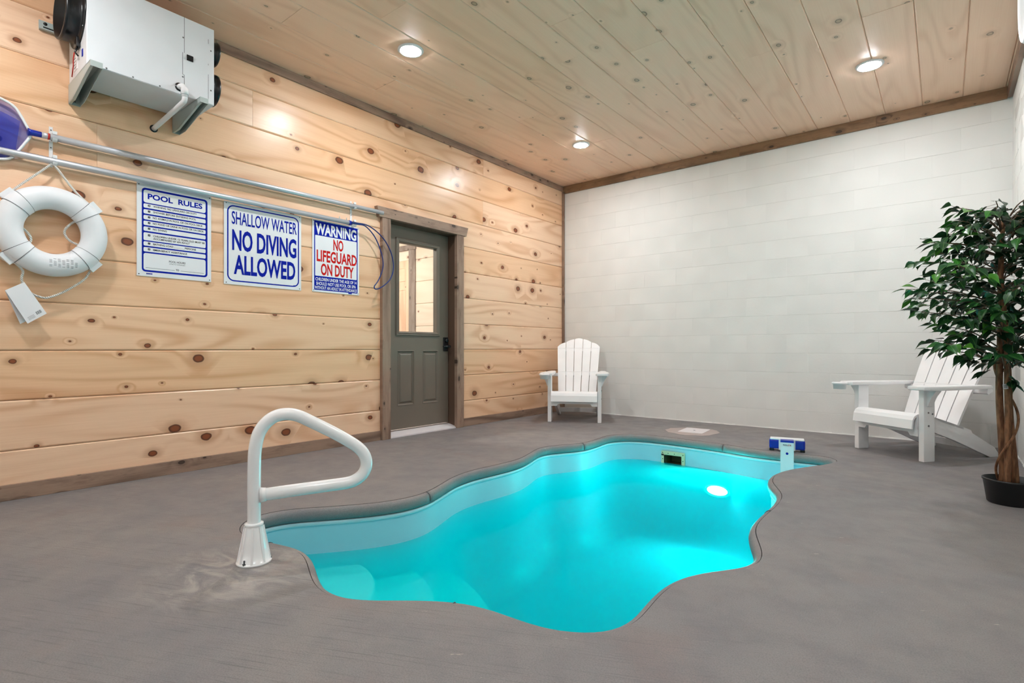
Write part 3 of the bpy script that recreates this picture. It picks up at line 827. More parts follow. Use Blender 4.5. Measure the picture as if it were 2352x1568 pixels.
class Sign:
    """flat plate on the left wall; u to the right (+Y), v down from the top"""
    def __init__(s, y0, y1, z0, z1, label):
        s.y0, s.w, s.z1, s.h = y0, y1 - y0, z1, z1 - z0
        s.x = XB + 0.002
        s.t = thing('wall_sign', (XB, (y0 + y1) / 2, z0), label, 'sign', 'safety signs on the pine wall')
        s.p = MB().box(s.x, s.x + 0.004, y0, y1, z0, z1).build('plate', 'sign', s.t)
        s.x += 0.004
        for u in (0.025, 0.975):
            for v in (0.02, 0.98):
                p = s.pt(u, v); MB().lathe([(0.0035, s.x), (0.0035, s.x + 0.002), (0.0, s.x + 0.002)], (0, p[0], p[1]), 'X', 10).build('screw', 'black', s.p)
    def pt(s, u, v): return (s.y0 + s.w * u, s.z1 - s.h * v)
    def rrect(s, u0, u1, v0, v1, r, n=6):
        a = s.pt(u0, v0); b = s.pt(u1, v1); pts = []
        for cx, cz, a0 in ((b[0] - r, a[1] - r, 0), (a[0] + r, a[1] - r, 90), (a[0] + r, b[1] + r, 180), (b[0] - r, b[1] + r, 270)):
            for k in range(n + 1):
                q = R(a0 + 90 * k / n); pts.append((cx + r * math.cos(q), cz + r * math.sin(q)))
        return pts
    def panel(s, name, mat, u0, u1, v0, v1, r, lev):
        MB().prism(s.rrect(u0, u1, v0, v1, r), 'X', s.x, s.x + 0.0003 * lev).build(name, mat, s.p)
    def ringp(s, mat, u0, u1, v0, v1, r, t, lev):
        o = s.rrect(u0, u1, v0, v1, r); i = s.rrect(u0 + t / s.w, u1 - t / s.w, v0 + t / s.h, v1 - t / s.h, max(0.002, r - t)); n = len(o)
        x = s.x + 0.0003 * lev
        MB()._add([(x, *p) for p in o] + [(x, *p) for p in i], [(k, (k + 1) % n, n + (k + 1) % n, n + k) for k in range(n)]).build('border', mat, s.p)
    def text(s, txt, mat, u0, u1, v0, v1, lev=3, bold=0.0, spacing=1.0):
        V, F = text_mesh(txt, bold, spacing)
        x = s.x + 0.0003 * lev + 0.0002
        vs = []
        for a, b in V:
            p = s.pt(u0 + (u1 - u0) * a, v1 + (v0 - v1) * b); vs.append((x, p[0], p[1]))
        if (v1 - v0) * s.h < 0.03:            # small print: too fine to pick apart
            MB()._add(vs, F).build('lettering', mat, s.p, kind='stuff'); return
        for isl in islands(len(vs), F):
            ids = sorted({i for f in isl for i in f}); mp = {a: k for k, a in enumerate(ids)}
            MB()._add([vs[i] for i in ids], [tuple(mp[i] for i in f) for f in isl]).build('letter', mat, s.p)
    def bar(s, mat, u0, u1, v0, v1, lev=3):
        a = s.pt(u0, v0); b = s.pt(u1, v1); x = s.x + 0.0003 * lev
        MB()._add([(x, a[0], a[1]), (x, b[0], a[1]), (x, b[0], b[1]), (x, a[0], b[1])], [(0, 1, 2, 3)]).build('rule', mat, s.p)

s1 = Sign(-5.089, -4.628, 1.3465, 1.964, 'tall white POOL RULES sign with blue numbered rows, beside the life ring')
s1.panel('blue_field', 'ink_blue', 0.062, 0.945, 0.047, 0.952, 0.022, 1)
rows = [(0.069, 0.205), (0.217, 0.262), (0.279, 0.325), (0.341, 0.388), (0.403, 0.449), (0.465, 0.511), (0.528, 0.612), (0.625, 0.671), (0.687, 0.734), (0.75, 0.932)]
for k, (a, b) in enumerate(rows): s1.panel('row', 'sign', 0.083, 0.918, a, b, 0.008 if 0 < k < 9 else 0.014, 2)
s1.text('POOL  RULES', 'ink_blue', 0.135, 0.87, 0.103, 0.165, bold=0.035)
lines = [(1, 'WARNING: NO LIFEGUARD ON DUTY', 0.205, 0.79), (2, 'SHOWER BEFORE ENTERING POOL', 0.205, 0.78), (3, 'NO ANIMALS IN POOL OR ON POOL DECK', 0.2, 0.875),
         (4, 'NO FOOD OR DRINK IN POOL OR ON DECK', 0.2, 0.89), (5, 'NO DIVING', 0.2, 0.38)]
for k, tx, u0, u1 in lines:
    a, b = rows[k]; c_ = (a + b) / 2 - 0.004
    s1.text(tx, 'ink_black', u0, u1, c_ - 0.0105, c_ + 0.0105, bold=0.02)
s1.text('CHILDREN UNDER 12 YEARS OLD MUST BE', 'ink_black', 0.205, 0.905, 0.547, 0.567, bold=0.02)
s1.text('ACCOMPANIED BY AN ADULT', 'ink_black', 0.205, 0.69, 0.576, 0.596, bold=0.02)
s1.text('BATHING LOAD', 'ink_black', 0.205, 0.465, 0.635, 0.656, bold=0.02)
s1.bar('ink_black', 0.47, 0.62, 0.656, 0.658); s1.text('PERSONS', 'ink_black', 0.625, 0.78, 0.635, 0.656, bold=0.02)
s1.text('EMERGENCY ASSISTANCE', 'ink_black', 0.205, 0.655, 0.698, 0.719, bold=0.02)
for k, dig in enumerate('12345678'):
    a, b = rows[k + 1]; c_ = (a + b) / 2 - 0.004 if k != 5 else 0.556
    s1.panel('number_box', 'ink_black', 0.138, 0.168, c_ - 0.011, c_ + 0.011, 0.0015, 3)
    s1.text(dig, 'sign', 0.148, 0.158, c_ - 0.006, c_ + 0.006, 4, bold=0.01)
s1.text('POOL HOURS', 'ink_black', 0.41, 0.63, 0.805, 0.827, bold=0.01)
s1.text('(STRICTLY ENFORCED)', 'ink_black', 0.415, 0.628, 0.837, 0.85)
s1.bar('ink_black', 0.11, 0.487, 0.907, 0.910); s1.text('TO', 'ink_black', 0.50, 0.545, 0.893, 0.912, bold=0.02); s1.bar('ink_black', 0.565, 0.893, 0.907, 0.910)
for k in range(6): s1.bar('ink_blue', 0.118 + 0.013 * k, 0.128 + 0.013 * k, 0.964, 0.979)

s2 = Sign(-4.539, -3.928, 1.3435, 1.958, 'square white SHALLOW WATER NO DIVING ALLOWED sign, middle of the three signs')
s2.ringp('ink_blue', 0.036, 0.968, 0.034, 0.962, 0.05, 0.0095, 2)
s2.text('SHALLOW WATER', 'ink_blue', 0.09, 0.935, 0.105, 0.265, bold=0.012)
s2.text('NO DIVING', 'ink_blue', 0.095, 0.93, 0.325, 0.583, bold=0.03)
s2.text('ALLOWED', 'ink_blue', 0.115, 0.915, 0.632, 0.875, bold=0.03)
for k in range(4): s2.bar('ink_blue', 0.888 + 0.010 * k, 0.896 + 0.010 * k, 0.938, 0.954)

s3 = Sign(-3.827, -3.364, 1.346, 1.959, 'white blue and red WARNING NO LIFEGUARD ON DUTY sign nearest the door')
s3.panel('blue_field', 'ink_blue', 0.035, 0.965, 0.015, 0.975, 0.006, 1)
s3.panel('white_field', 'sign', 0.055, 0.945, 0.217, 0.778, 0.006, 2)
s3.text('WARNING', 'sign', 0.06, 0.935, 0.045, 0.205, 3, bold=0.035)
s3.text('NO', 'ink_red', 0.43, 0.645, 0.235, 0.395, bold=0.03)
s3.text('LIFEGUARD', 'ink_red', 0.085, 0.945, 0.413, 0.578, bold=0.03)
s3.text('ON DUTY', 'ink_red', 0.17, 0.875, 0.597, 0.765, bold=0.03)
s3.text('CHILDREN UNDER THE AGE OF 14', 'sign', 0.062, 0.94, 0.800, 0.845, bold=0.02)
s3.text('SHOULD NOT USE POOL OR SPA', 'sign', 0.075, 0.925, 0.860, 0.905, bold=0.02)
s3.text('WITHOUT AN ADULT IN ATTENDANCE', 'sign', 0.045, 0.945, 0.918, 0.962, bold=0.02)
s3.bar('ink_blue', 0.755, 0.835, 0.976, 0.992)

# alarm badge
V, F = text_mesh('POOL', 0.03)
al(MB()._add([(-0.029 + 0.032 * a, -0.1158, 0.062 + 0.011 * b) for a, b in V], F), 'lettering', 'ink_black', cm)['kind'] = 'stuff'
V, F = text_mesh('EYE', 0.03)
al(MB()._add([(0.005 + 0.024 * a, -0.1158, 0.062 + 0.011 * b) for a, b in V], F), 'lettering', 'ink_red', cm)['kind'] = 'stuff'

# ------------------------------------------------------------------ wall-hung dehumidifier
DU = thing('wall_unit', (0.18, -5.10, 2.36), 'white wall-hung air unit with black duct collars near the ceiling', 'dehumidifier')
bx0, bx1, by0, by1, bz0, bz1 = 0.0, 0.372, -5.442, -4.764, 2.467, 2.968
cab = MB().box(bx0, bx1, by0, by1, bz0, bz1, 0.004).build('cabinet', 'sheet', DU)
MB().box(bx1 - 0.001, bx1 + 0.0025, by0 + 0.004, by1 - 0.004, bz0 + 0.004, bz1 - 0.004).build('front_panel', 'sheet', DU)
fx = bx1 + 0.0026
for y, z0, z1 in ((-4.944, 2.74, 2.97), (-4.953, 2.60, 2.74), (-4.944, 2.47, 2.60)):
    MB().box(fx - 0.0005, fx + 0.0003, y - 0.0012, y + 0.0012, z0, z1).build('seam', 'stitch', cab)
MB().box(fx - 0.0005, fx + 0.0003, -4.953, -4.944, 2.599, 2.601).build('seam', 'stitch', cab)
for za, zb in ((2.50, 2.66), (2.72, 2.73), (2.86, 2.89)):
    MB().box(fx - 0.0005, fx + 0.0003, -4.802, -4.8, za, zb).build('seam', 'stitch', cab)
for y, z in ((-4.95, 2.835), (-4.952, 2.585), (-4.785, 2.82), (-4.785, 2.56), (-5.22, 2.478), (-5.08, 2.478), (-5.35, 2.478)):
    MB().lathe([(0.005, fx), (0.004, fx + 0.002), (0.0, fx + 0.002)], (0, y, z), 'X', 10).build('screw', 'steel', cab)
sw = MB().box(fx, fx + 0.006, -4.93, -4.893, 2.70, 2.735, 0.001).build('switch', 'black', DU)
MB().box(fx + 0.005, fx + 0.010, -4.922, -4.902, 2.708, 2.727, 0.001).build('rocker', 'black_matte', sw)
def collar(x, y, z, r, L, dirn):
    pr = [(r + 0.028, 0.0), (r + 0.028, 0.006), (r + 0.004, 0.010), (r, 0.016), (r, L - 0.02), (r + 0.005, L - 0.016), (r + 0.005, L - 0.004), (r, L), (r - 0.006, L), (r - 0.007, 0.02), (0.0, 0.018)]
    c_ = MB().lathe([(a, dirn * b) for a, b in pr], (x, y, z), 'Y', 48).build('duct_collar', 'duct', DU)
    for k in range(6):
        a = 2 * math.pi * k / 6 + 0.4
        MB().lathe([(0.004, y + dirn * 0.006), (0.0035, y + dirn * 0.009), (0.0, y + dirn * 0.009)], (x + (r + 0.017) * math.cos(a), 0, z + (r + 0.017) * math.sin(a)), 'Y', 8).build('screw', 'galv', c_)
    return c_
collar(0.195, by0, 2.795, 0.15, 0.085, -1)
collar(0.255, by1, 2.865, 0.075, 0.06, 1)
collar(0.235, by1, 2.625, 0.10, 0.06, 1)
# label and electrics on the left side
el = MB().box(0.20, 0.255, by0 - 0.02, by0, 2.60, 2.655, 0.003).build('junction_box', 'black', DU)
MB().box(0.11, 0.19, by0 - 0.002, by0, 2.50, 2.60).build('sticker', 'card', DU)
for k in range(4): MB().box(0.12, 0.165 - 0.01 * (k % 2), by0 - 0.0028, by0 - 0.0018, 2.515 + 0.018 * k, 2.519 + 0.018 * k).build('print', 'stitch', DU)
MB().box(0.285, 0.305, by0 - 0.0028, by0 - 0.0005, 2.535, 2.575).build('sticker', 'ink_blue', DU)
MB().tube([(0.23, by0 - 0.012, 2.60), (0.22, by0 - 0.022, 2.57), (0.19, by0 - 0.02, 2.55), (0.15, by0 - 0.012, 2.52), (0.10, by0 - 0.008, 2.475)], 0.003, 8).build('wire', 'red', DU)
MB().tube([(0.24, by0 - 0.012, 2.60), (0.245, by0 - 0.024, 2.565), (0.24, by0 - 0.008, 2.55)], 0.005, 8).build('wire', 'black', DU)
# support arms
for ya, yb in ((-5.442, -5.385), (-4.878, -4.83)):
    ar = thing('support_arm', (0, 0, 0), None, None); ar.parent = DU; ar.location = Vector((0.2, (ya + yb) / 2, 2.4)) - DU.location
    side = [(XB, 2.462), (0.445, 2.466), (0.445, 2.432), (0.40, 2.424), (0.08, 2.352), (XB, 2.352)]
    MB().prism(side, 'Y', ya, ya + 0.0025).build('web', 'galv', ar)
    MB().prism(side, 'Y', yb - 0.0025, yb).build('web', 'galv', ar)
    MB().box(XB, 0.445, ya, yb, 2.4625, 2.4665).build('flange', 'galv', ar)
    MB().prism([(-0.018, 2.355), (0.08, 2.354), (0.40, 2.426), (0.44, 2.434), (0.44, 2.437), (0.40, 2.429), (0.08, 2.357), (-0.018, 2.358)], 'Y', ya, ya + 0.014).build('lip', 'galv', ar)
    MB().box(XB, XB + 0.003, ya, yb, 2.352, 2.466).build('end_plate', 'galv', ar)
    MB().box(0.445, 0.448, ya, yb, 2.434, 2.466).build('end_plate', 'galv', ar)
    MB().lathe([(0.006, XB + 0.003), (0.006, XB + 0.008), (0.0, XB + 0.008)], (0, (ya + yb) / 2, 2.372), 'X', 6).build('bolt', 'steel', ar)
wr = MB().box(XB, XB + 0.004, -5.58, -4.70, 2.745, 2.80, 0.0).build('mounting_rail', 'galv', DU)
MB().box(XB + 0.004, XB + 0.03, -5.58, -4.70, 2.741, 2.745).build('rail_lip', 'galv', wr)
MB().box(XB + 0.004, XB + 0.0045, -5.56, -5.48, 2.760, 2.768).build('slot', 'black_matte', wr)
MB().lathe([(0.010, XB + 0.004), (0.008, XB + 0.009), (0.0, XB + 0.009)], (0, -5.55, 2.785), 'X', 12).build('bolt', 'black', wr)
# drain pipe
MB().lathe([(0.026, bx1 + 0.002), (0.026, bx1 + 0.006), (0.0, bx1 + 0.006)], (0, -4.972, 2.512), 'X', 24).build('grommet', 'black', DU)
dp = MB().tube(catmull([(0.372, -4.972, 2.512), (0.395, -4.97, 2.512), (0.413, -4.966, 2.507), (0.42, -4.962, 2.49)], 4), 0.0165, 16).tube(
    [(0.42, -4.96, 2.50), (0.42, -4.958, 2.46), (0.42, -4.957, 2.44)], 0.0165, 16).build('drain_pipe', 'white', DU)
MB().tube(catmull([(0.42, -4.957, 2.445), (0.418, -4.957, 2.43), (0.405, -4.957, 2.417), (0.38, -4.959, 2.412), (0.20, -4.972, 2.381), (XB + 0.002, -4.99, 2.345)], 5), 0.0155, 16).build('drain_pipe', 'white', DU)
MB().lathe([(0.021, 2.455), (0.021, 2.492), (0.0165, 2.493)], (0.42, -4.9585, 0), 'Z', 20).build('pipe_fitting', 'white', dp)
MB().lathe([(0.024, XB), (0.024, XB + 0.004), (0.0, XB + 0.004)], (0, -4.99, 2.345), 'X', 20).build('wall_sleeve', 'black', DU)

# ------------------------------------------------------------------ poles, net, hook, hangers
def hanger(y, label, clip_z):
    t = thing('pole_hanger', (XB, y, 1.94), label, 'hanger', 'white pole hangers on the pine wall')
    MB().box(XB, XB + 0.005, y - 0.009, y + 0.009, 1.945, 2.185, 0.001).build('strip', 'white', t)
    for z in (2.165, 2.06): MB().lathe([(0.004, XB + 0.005), (0.004, XB + 0.007), (0.0, XB + 0.007)], (0, y, z), 'X', 10).build('screw', 'steel', t)
    for z in clip_z:
        arc = [(0.022 + 0.0225 * math.cos(R(a)), y + 0.014, z + 0.0225 * math.sin(R(a))) for a in range(60, 341, 20)]
        mb = MB()
        v = []
        for p in arc:
            d = Vector((p[0] - 0.022, 0, p[2] - z)).normalized() * 0.003
            v += [(p[0], y - 0.002, p[2]), (p[0] + d.x, y - 0.002, p[2] + d.z), (p[0] + d.x, y + 0.02, p[2] + d.z), (p[0], y + 0.02, p[2])]
        f = []
        for k in range(len(arc) - 1):
            for q in range(4): f.append((k * 4 + q, k * 4 + (q + 1) % 4, k * 4 + 4 + (q + 1) % 4, k * 4 + 4 + q))
        f += [(0, 1, 2, 3), tuple(len(v) - 4 + q for q in (3, 2, 1, 0))]
        mb._add(v, f)
        # upturned tip, as on a utility clip
        mb.box(0.030, 0.034, y - 0.002, y + 0.02, z + 0.018, z + 0.036)
        mb.build('clip', 'white', t)
    return t
zu = lambda y: 2.113 + (y + 5.5) * 0.0105
zl = lambda y: 1.972 + (y + 5.5) * 0.003
hanger(-5.525, 'white pole hanger above the life ring', (zu(-5.525), zl(-5.525)))
hanger(-3.448, 'white pole hanger above the red-lettered sign', (zu(-3.448), zl(-3.448)))
PX = 0.022
t = thing('skimmer_net', (PX, -5.0, 2.1), 'blue skimmer net with white rim on the upper aluminium pole', 'pool net')
MB().tube([(PX, -5.535, zu(-5.535)), (PX, -4.0, zu(-4.0)), (PX, -3.125, zu(-3.125))], 0.0195, 20).build('pole', 'alu', t)
MB().tube([(PX, -5.575, zu(-5.575)), (PX, -5.53, zu(-5.53))], 0.0175, 20).build('sleeve', 'alu', t)
MB().tube([(PX, -5.548, zu(-5.548)), (PX, -5.538, zu(-5.538))], 0.0183, 20).build('band', 'red', t)
MB().tube([(PX, -5.635, zu(-5.635)), (PX, -5.62, zu(-5.62)), (PX, -5.572, zu(-5.572))], [0.022, 0.018, 0.0165], 16).build('socket', 'blue', t)
NX = 0.012
rim = [(-5.622, 2.112), (-5.64, 2.15), (-5.662, 2.195), (-5.69, 2.238), (-5.735, 2.262), (-5.80, 2.276), (-5.90, 2.276), (-6.00, 2.262), (-6.05, 2.22), (-6.07, 2.10), (-6.05, 1.98),
       (-6.00, 1.938), (-5.90, 1.924), (-5.80, 1.922), (-5.74, 1.928), (-5.70, 1.950), (-5.672, 1.995), (-5.645, 2.045), (-5.625, 2.085)]
rimc = catmull([(NX, y, z) for y, z in rim], 5, True)
MB().tube(rimc, 0.0075, 8, closed=True).build('rim', 'white', t)
nc = Vector((NX, -5.83, 2.10)); v = []; f = []; K = 7; n = len(rimc)
for k in range(K + 1):
    s_ = 1.0 - k / K
    for p in rimc:
        q = nc + (p - nc) * s_; q.x = NX - 0.022 * (1 - s_ ** 2)
        v.append(q)
for k in range(K):
    for i in range(n): f.append((k * n + i, k * n + (i + 1) % n, (k + 1) * n + (i + 1) % n, (k + 1) * n + i))
MB()._add(v, f, True).build('mesh_bag', 'net', t)
# deeper fold of the bag hanging in the lower half
bag = [(NX - 0.004 - 0.012 * math.sin(math.pi * i / 12), -5.665 - 0.30 * i / 12, 2.165 + 0.045 * math.sin(math.pi * i / 12) ) for i in range(13)]
bag2 = [(NX - 0.006, -5.69 - 0.30 * i / 12, 1.945 - 0.01 * math.sin(math.pi * i / 12)) for i in range(13)]
MB()._add(bag + bag2, [(i, i + 1, 14 + i, 13 + i) for i in range(12)], True).build('mesh_bag', 'net', t)

t = thing('life_hook', (PX, -4.6, 1.97), 'lower aluminium pole ending in a blue rescue loop by the door', 'rescue hook')
MB().tube([(PX, -6.35, zl(-6.35)), (PX, -5.0, zl(-5.0)), (PX, -3.495, zl(-3.495))], 0.0195, 20).build('pole', 'alu', t)
MB().tube([(PX, -3.50, zl(-3.5)), (PX, -3.475, zl(-3.47))], 0.0215, 16).build('collar', 'blue', t)
hk = [(-3.48, 1.972), (-3.42, 1.974), (-3.338, 1.969), (-3.242, 1.890), (-3.175, 1.765), (-3.152, 1.66), (-3.168, 1.575), (-3.21, 1.49), (-3.252, 1.437), (-3.250, 1.413),
      (-3.215, 1.413), (-3.144, 1.452), (-3.068, 1.525), (-3.034, 1.629), (-3.052, 1.745), (-3.10, 1.835), (-3.16, 1.90), (-3.242, 1.953), (-3.33, 1.984), (-3.42, 1.984), (-3.48, 1.981)]
MB().tube(catmull([(0.045 + 0.02 * math.sin(i / 20 * math.pi), y, z) for i, (y, z) in enumerate(hk)], 5), 0.0055, 8).build('loop', 'navy', t)
for y in (-3.59, -3.52):
    MB().tube([(PX, y, zl(y) + 0.012), (PX, y, zl(y) + 0.038)], 0.0035, 6).build('spring_button', 'galv', t)

# ------------------------------------------------------------------ life ring
LY, LZ, LX = -5.527, 1.550, 0.048
t = thing('life_ring', (XB, LY, LZ), 'white life ring with straps and rope hanging on the pine wall', 'life ring')
RM, RR, RX = 0.1965, 0.0665, 0.055
def ring_part(a0, a1, sc, na, nb=28, closed=False):
    v = []; f = []
    m = na if closed else na + 1
    for i in range(m):
        a = a0 + (a1 - a0) * i / na
        for k in range(nb):
            b = 2 * math.pi * k / nb
            r = RM + RR * sc * math.cos(b)
            v.append((LX + RX * sc * math.sin(b), LY + r * math.cos(a), LZ + r * math.sin(a)))
    for i in range(na):
        j = (i + 1) % m
        for k in range(nb): f.append((i * nb + k, i * nb + (k + 1) % nb, j * nb + (k + 1) % nb, j * nb + k))
    return MB()._add(v, f, True)
ring_part(0, 2 * math.pi, 1.0, 96, closed=True).build('ring_body', 'ring', t)
for a in (42, 138, 222, 318):
    st = ring_part(R(a - 8), R(a + 8), 1.03, 8).build('strap', 'ring', t)
    for e in (-8, 8): ring_part(R(a + e - 0.35), R(a + e + 0.35), 1.038, 2).build('stitching', 'stitch', st)
    mb = MB().box(-0.008, 0.012, RM + RR - 0.004, RM + RR + 0.024, -0.036, 0.036, 0.003)
    mb.xf(Matrix.Translation((LX, LY, LZ)) @ Matrix.Rotation(R(a), 4, 'X')); mb.build('strap_tab', 'ring', st)
def rope(pts, name='rope', x=None):
    MB().tube(catmull([(q[2] if len(q) > 2 else 0.03, q[0], q[1]) for q in pts], 6), 0.0062, 8).build(name, 'rope', t)
a45 = lambda a, r: (LY + r * math.cos(R(a)), LZ + r * math.sin(R(a)))
rope([(*a45(138, 0.262), 0.05), (-5.69, 1.77, 0.04), (-5.545, 1.935, 0.03), (-5.535, 1.952, 0.024)])
rope([(-5.52, 1.952, 0.024), (-5.50, 1.925, 0.03), (-5.42, 1.81, 0.04), (*a45(42, 0.262), 0.05)])
rope([(-5.420, 1.635, 0.03), (-5.445, 1.61), (-5.468, 1.575), (-5.468, 1.545), (-5.445, 1.512), (-5.39, 1.487, 0.03)])
rope([(-5.672, 1.56), (-5.650, 1.545), (-5.628, 1.515), (-5.622, 1.490), (-5.632, 1.466), (-5.655, 1.452)])
rope([(-5.695, 1.348), (-5.735, 1.360), (-5.755, 1.382), (-5.745, 1.400), (-5.715, 1.408)])
rope([(*a45(228, 0.262), 0.05), (-5.662, 1.31, 0.05), (-5.664, 1.27, 0.045), (-5.662, 1.247, 0.04), (-5.644, 1.206, 0.03), (-5.619, 1.180), (-5.585, 1.165), (-5.552, 1.161), (-5.51, 1.180), (-5.473, 1.203), (-5.42, 1.245), (-5.375, 1.288), (-5.350, 1.335), (*a45(316, 0.262), 0.05)])
rope([(-5.325, 1.40, 0.04), (-5.318, 1.43), (-5.322, 1.45)])
# small printed notice on the ring: unreadable lines of print
for k in range(7):
    z = 1.386 - 0.0075 * k
    for q in range(7):
        y0 = -5.553 + 0.0195 * q
        if (k * 7 + q) % 5 == 3 or (k == 0 and q in (0, 6)): continue
        rel = math.hypot(y0 + 0.007 - LY, z - LZ); cb = max(-1.0, min(1.0, (rel - RM) / RR))
        x = LX + RX * math.sqrt(1 - cb * cb) + 0.0008
        MB().box(x - 0.002, x, y0, y0 + 0.0125, z, z + 0.0014).build('print', 'ink_black', t)

c = thing('instruction_card', (0.05, -5.65, 1.12), 'white booklet with barcode tied to the life ring rope', 'card')
pcs = [(-5.735, 1.188), (-5.654, 1.242), (-5.556, 1.068), (-5.640, 1.006)]
cp = MB().prism(pcs, 'X', 0.050, 0.052).build('cover', 'card', c)
v = [(0.048, -5.735, 1.188), (0.046, -5.654, 1.242), (0.025, -5.575, 1.062), (0.022, -5.667, 1.004)]
MB()._add(v + [(p[0] - 0.001, p[1], p[2]) for p in v], [(0, 1, 2, 3), (7, 6, 5, 4), (0, 4, 5, 1), (1, 5, 6, 2), (2, 6, 7, 3), (3, 7, 4, 0)]).build('back_page', 'card', c)
u_ = (Vector((0, -5.640, 1.006)) - Vector((0, -5.735, 1.188))).normalized(); w_ = (Vector((0, -5.556, 1.068)) - Vector((0, -5.640, 1.006))).normalized()
base = Vector((0.0524, -5.640, 1.006))
for k in range(9):
    a = base + w_ * (0.062 + 0.0032 * k) - u_ * 0.018; wd = 0.0011 if k % 3 else 0.002
    q = [a, a + w_ * wd, a + w_ * wd - u_ * 0.017, a - u_ * 0.017]
    MB()._add(q, [(0, 1, 2, 3)]).build('barcode', 'ink_black', cp)
for k in range(4):
    a = base + w_ * 0.015 - u_ * (0.012 + 0.005 * k)
    q = [a, a + w_ * 0.035, a + w_ * 0.035 - u_ * 0.0012, a - u_ * 0.0012]
    MB()._add(q, [(0, 1, 2, 3)]).build('print', 'stitch', cp)

# ------------------------------------------------------------------ hand rail
b0 = Vector((1.951, -5.256, 0)); dv = Vector((0.497, 0.868, 0))
t = thing('hand_rail', b0, 'white looped hand rail bolted to the deck by the pool steps', 'rail')
def rp(s_, z): return b0 + dv * (s_ + 0.004) + Vector((0, 0, z))
path = [(0, 0.10), (0, 0.2), (0, 0.3), (0.001, 0.40), (0.004, 0.455), (0.016, 0.515), (0.042, 0.558), (0.078, 0.585), (0.12, 0.593), (0.165, 0.584), (0.22, 0.555), (0.30, 0.509), (0.37, 0.464),
        (0.415, 0.428), (0.438, 0.390), (0.441, 0.352), (0.425, 0.318), (0.395, 0.296), (0.36, 0.287), (0.28, 0.282), (0.16, 0.276), (0.024, 0.268)]
MB().tube(catmull([rp(s_, z) for s_, z in path], 5), 0.0253, 24).build('tube', 'rail', t)
MB().tube([rp(0.022, 0.268), rp(0.045, 0.269)], [0.031, 0.027], 20).build('weld', 'rail', t)
cone = MB().lathe([(0.066, 0.0), (0.067, 0.006), (0.064, 0.009), (0.061, 0.010), (0.050, 0.06), (0.036, 0.142), (0.0335, 0.148), (0.0355, 0.15), (0.0355, 0.158), (0.0262, 0.160)], b0 + dv * 0.004, 'Z', 36).build('base_cone', 'rail', t)
for k in range(8):
    a = 2 * math.pi * k / 8 + 0.2
    mb = MB().prism([(0.028, 0.008), (0.064, 0.008), (0.038, 0.146), (0.028, 0.146)], 'Y', -0.004, 0.004)
    mb.xf(Matrix.Translation(b0 + dv * 0.004) @ Matrix.Rotation(a, 4, 'Z')); mb.build('rib', 'rail', cone)
for a in (R(-62), R(60), R(180)):
    p = b0 + dv * 0.004 + Vector((math.cos(a), math.sin(a), 0)) * 0.058
    MB().lathe([(0.008, 0.006), (0.008, 0.014), (0.004, 0.0145), (0.004, 0.026), (0.0, 0.027)], p, 'Z', 6, smooth=False).build('bolt', 'steel', t)

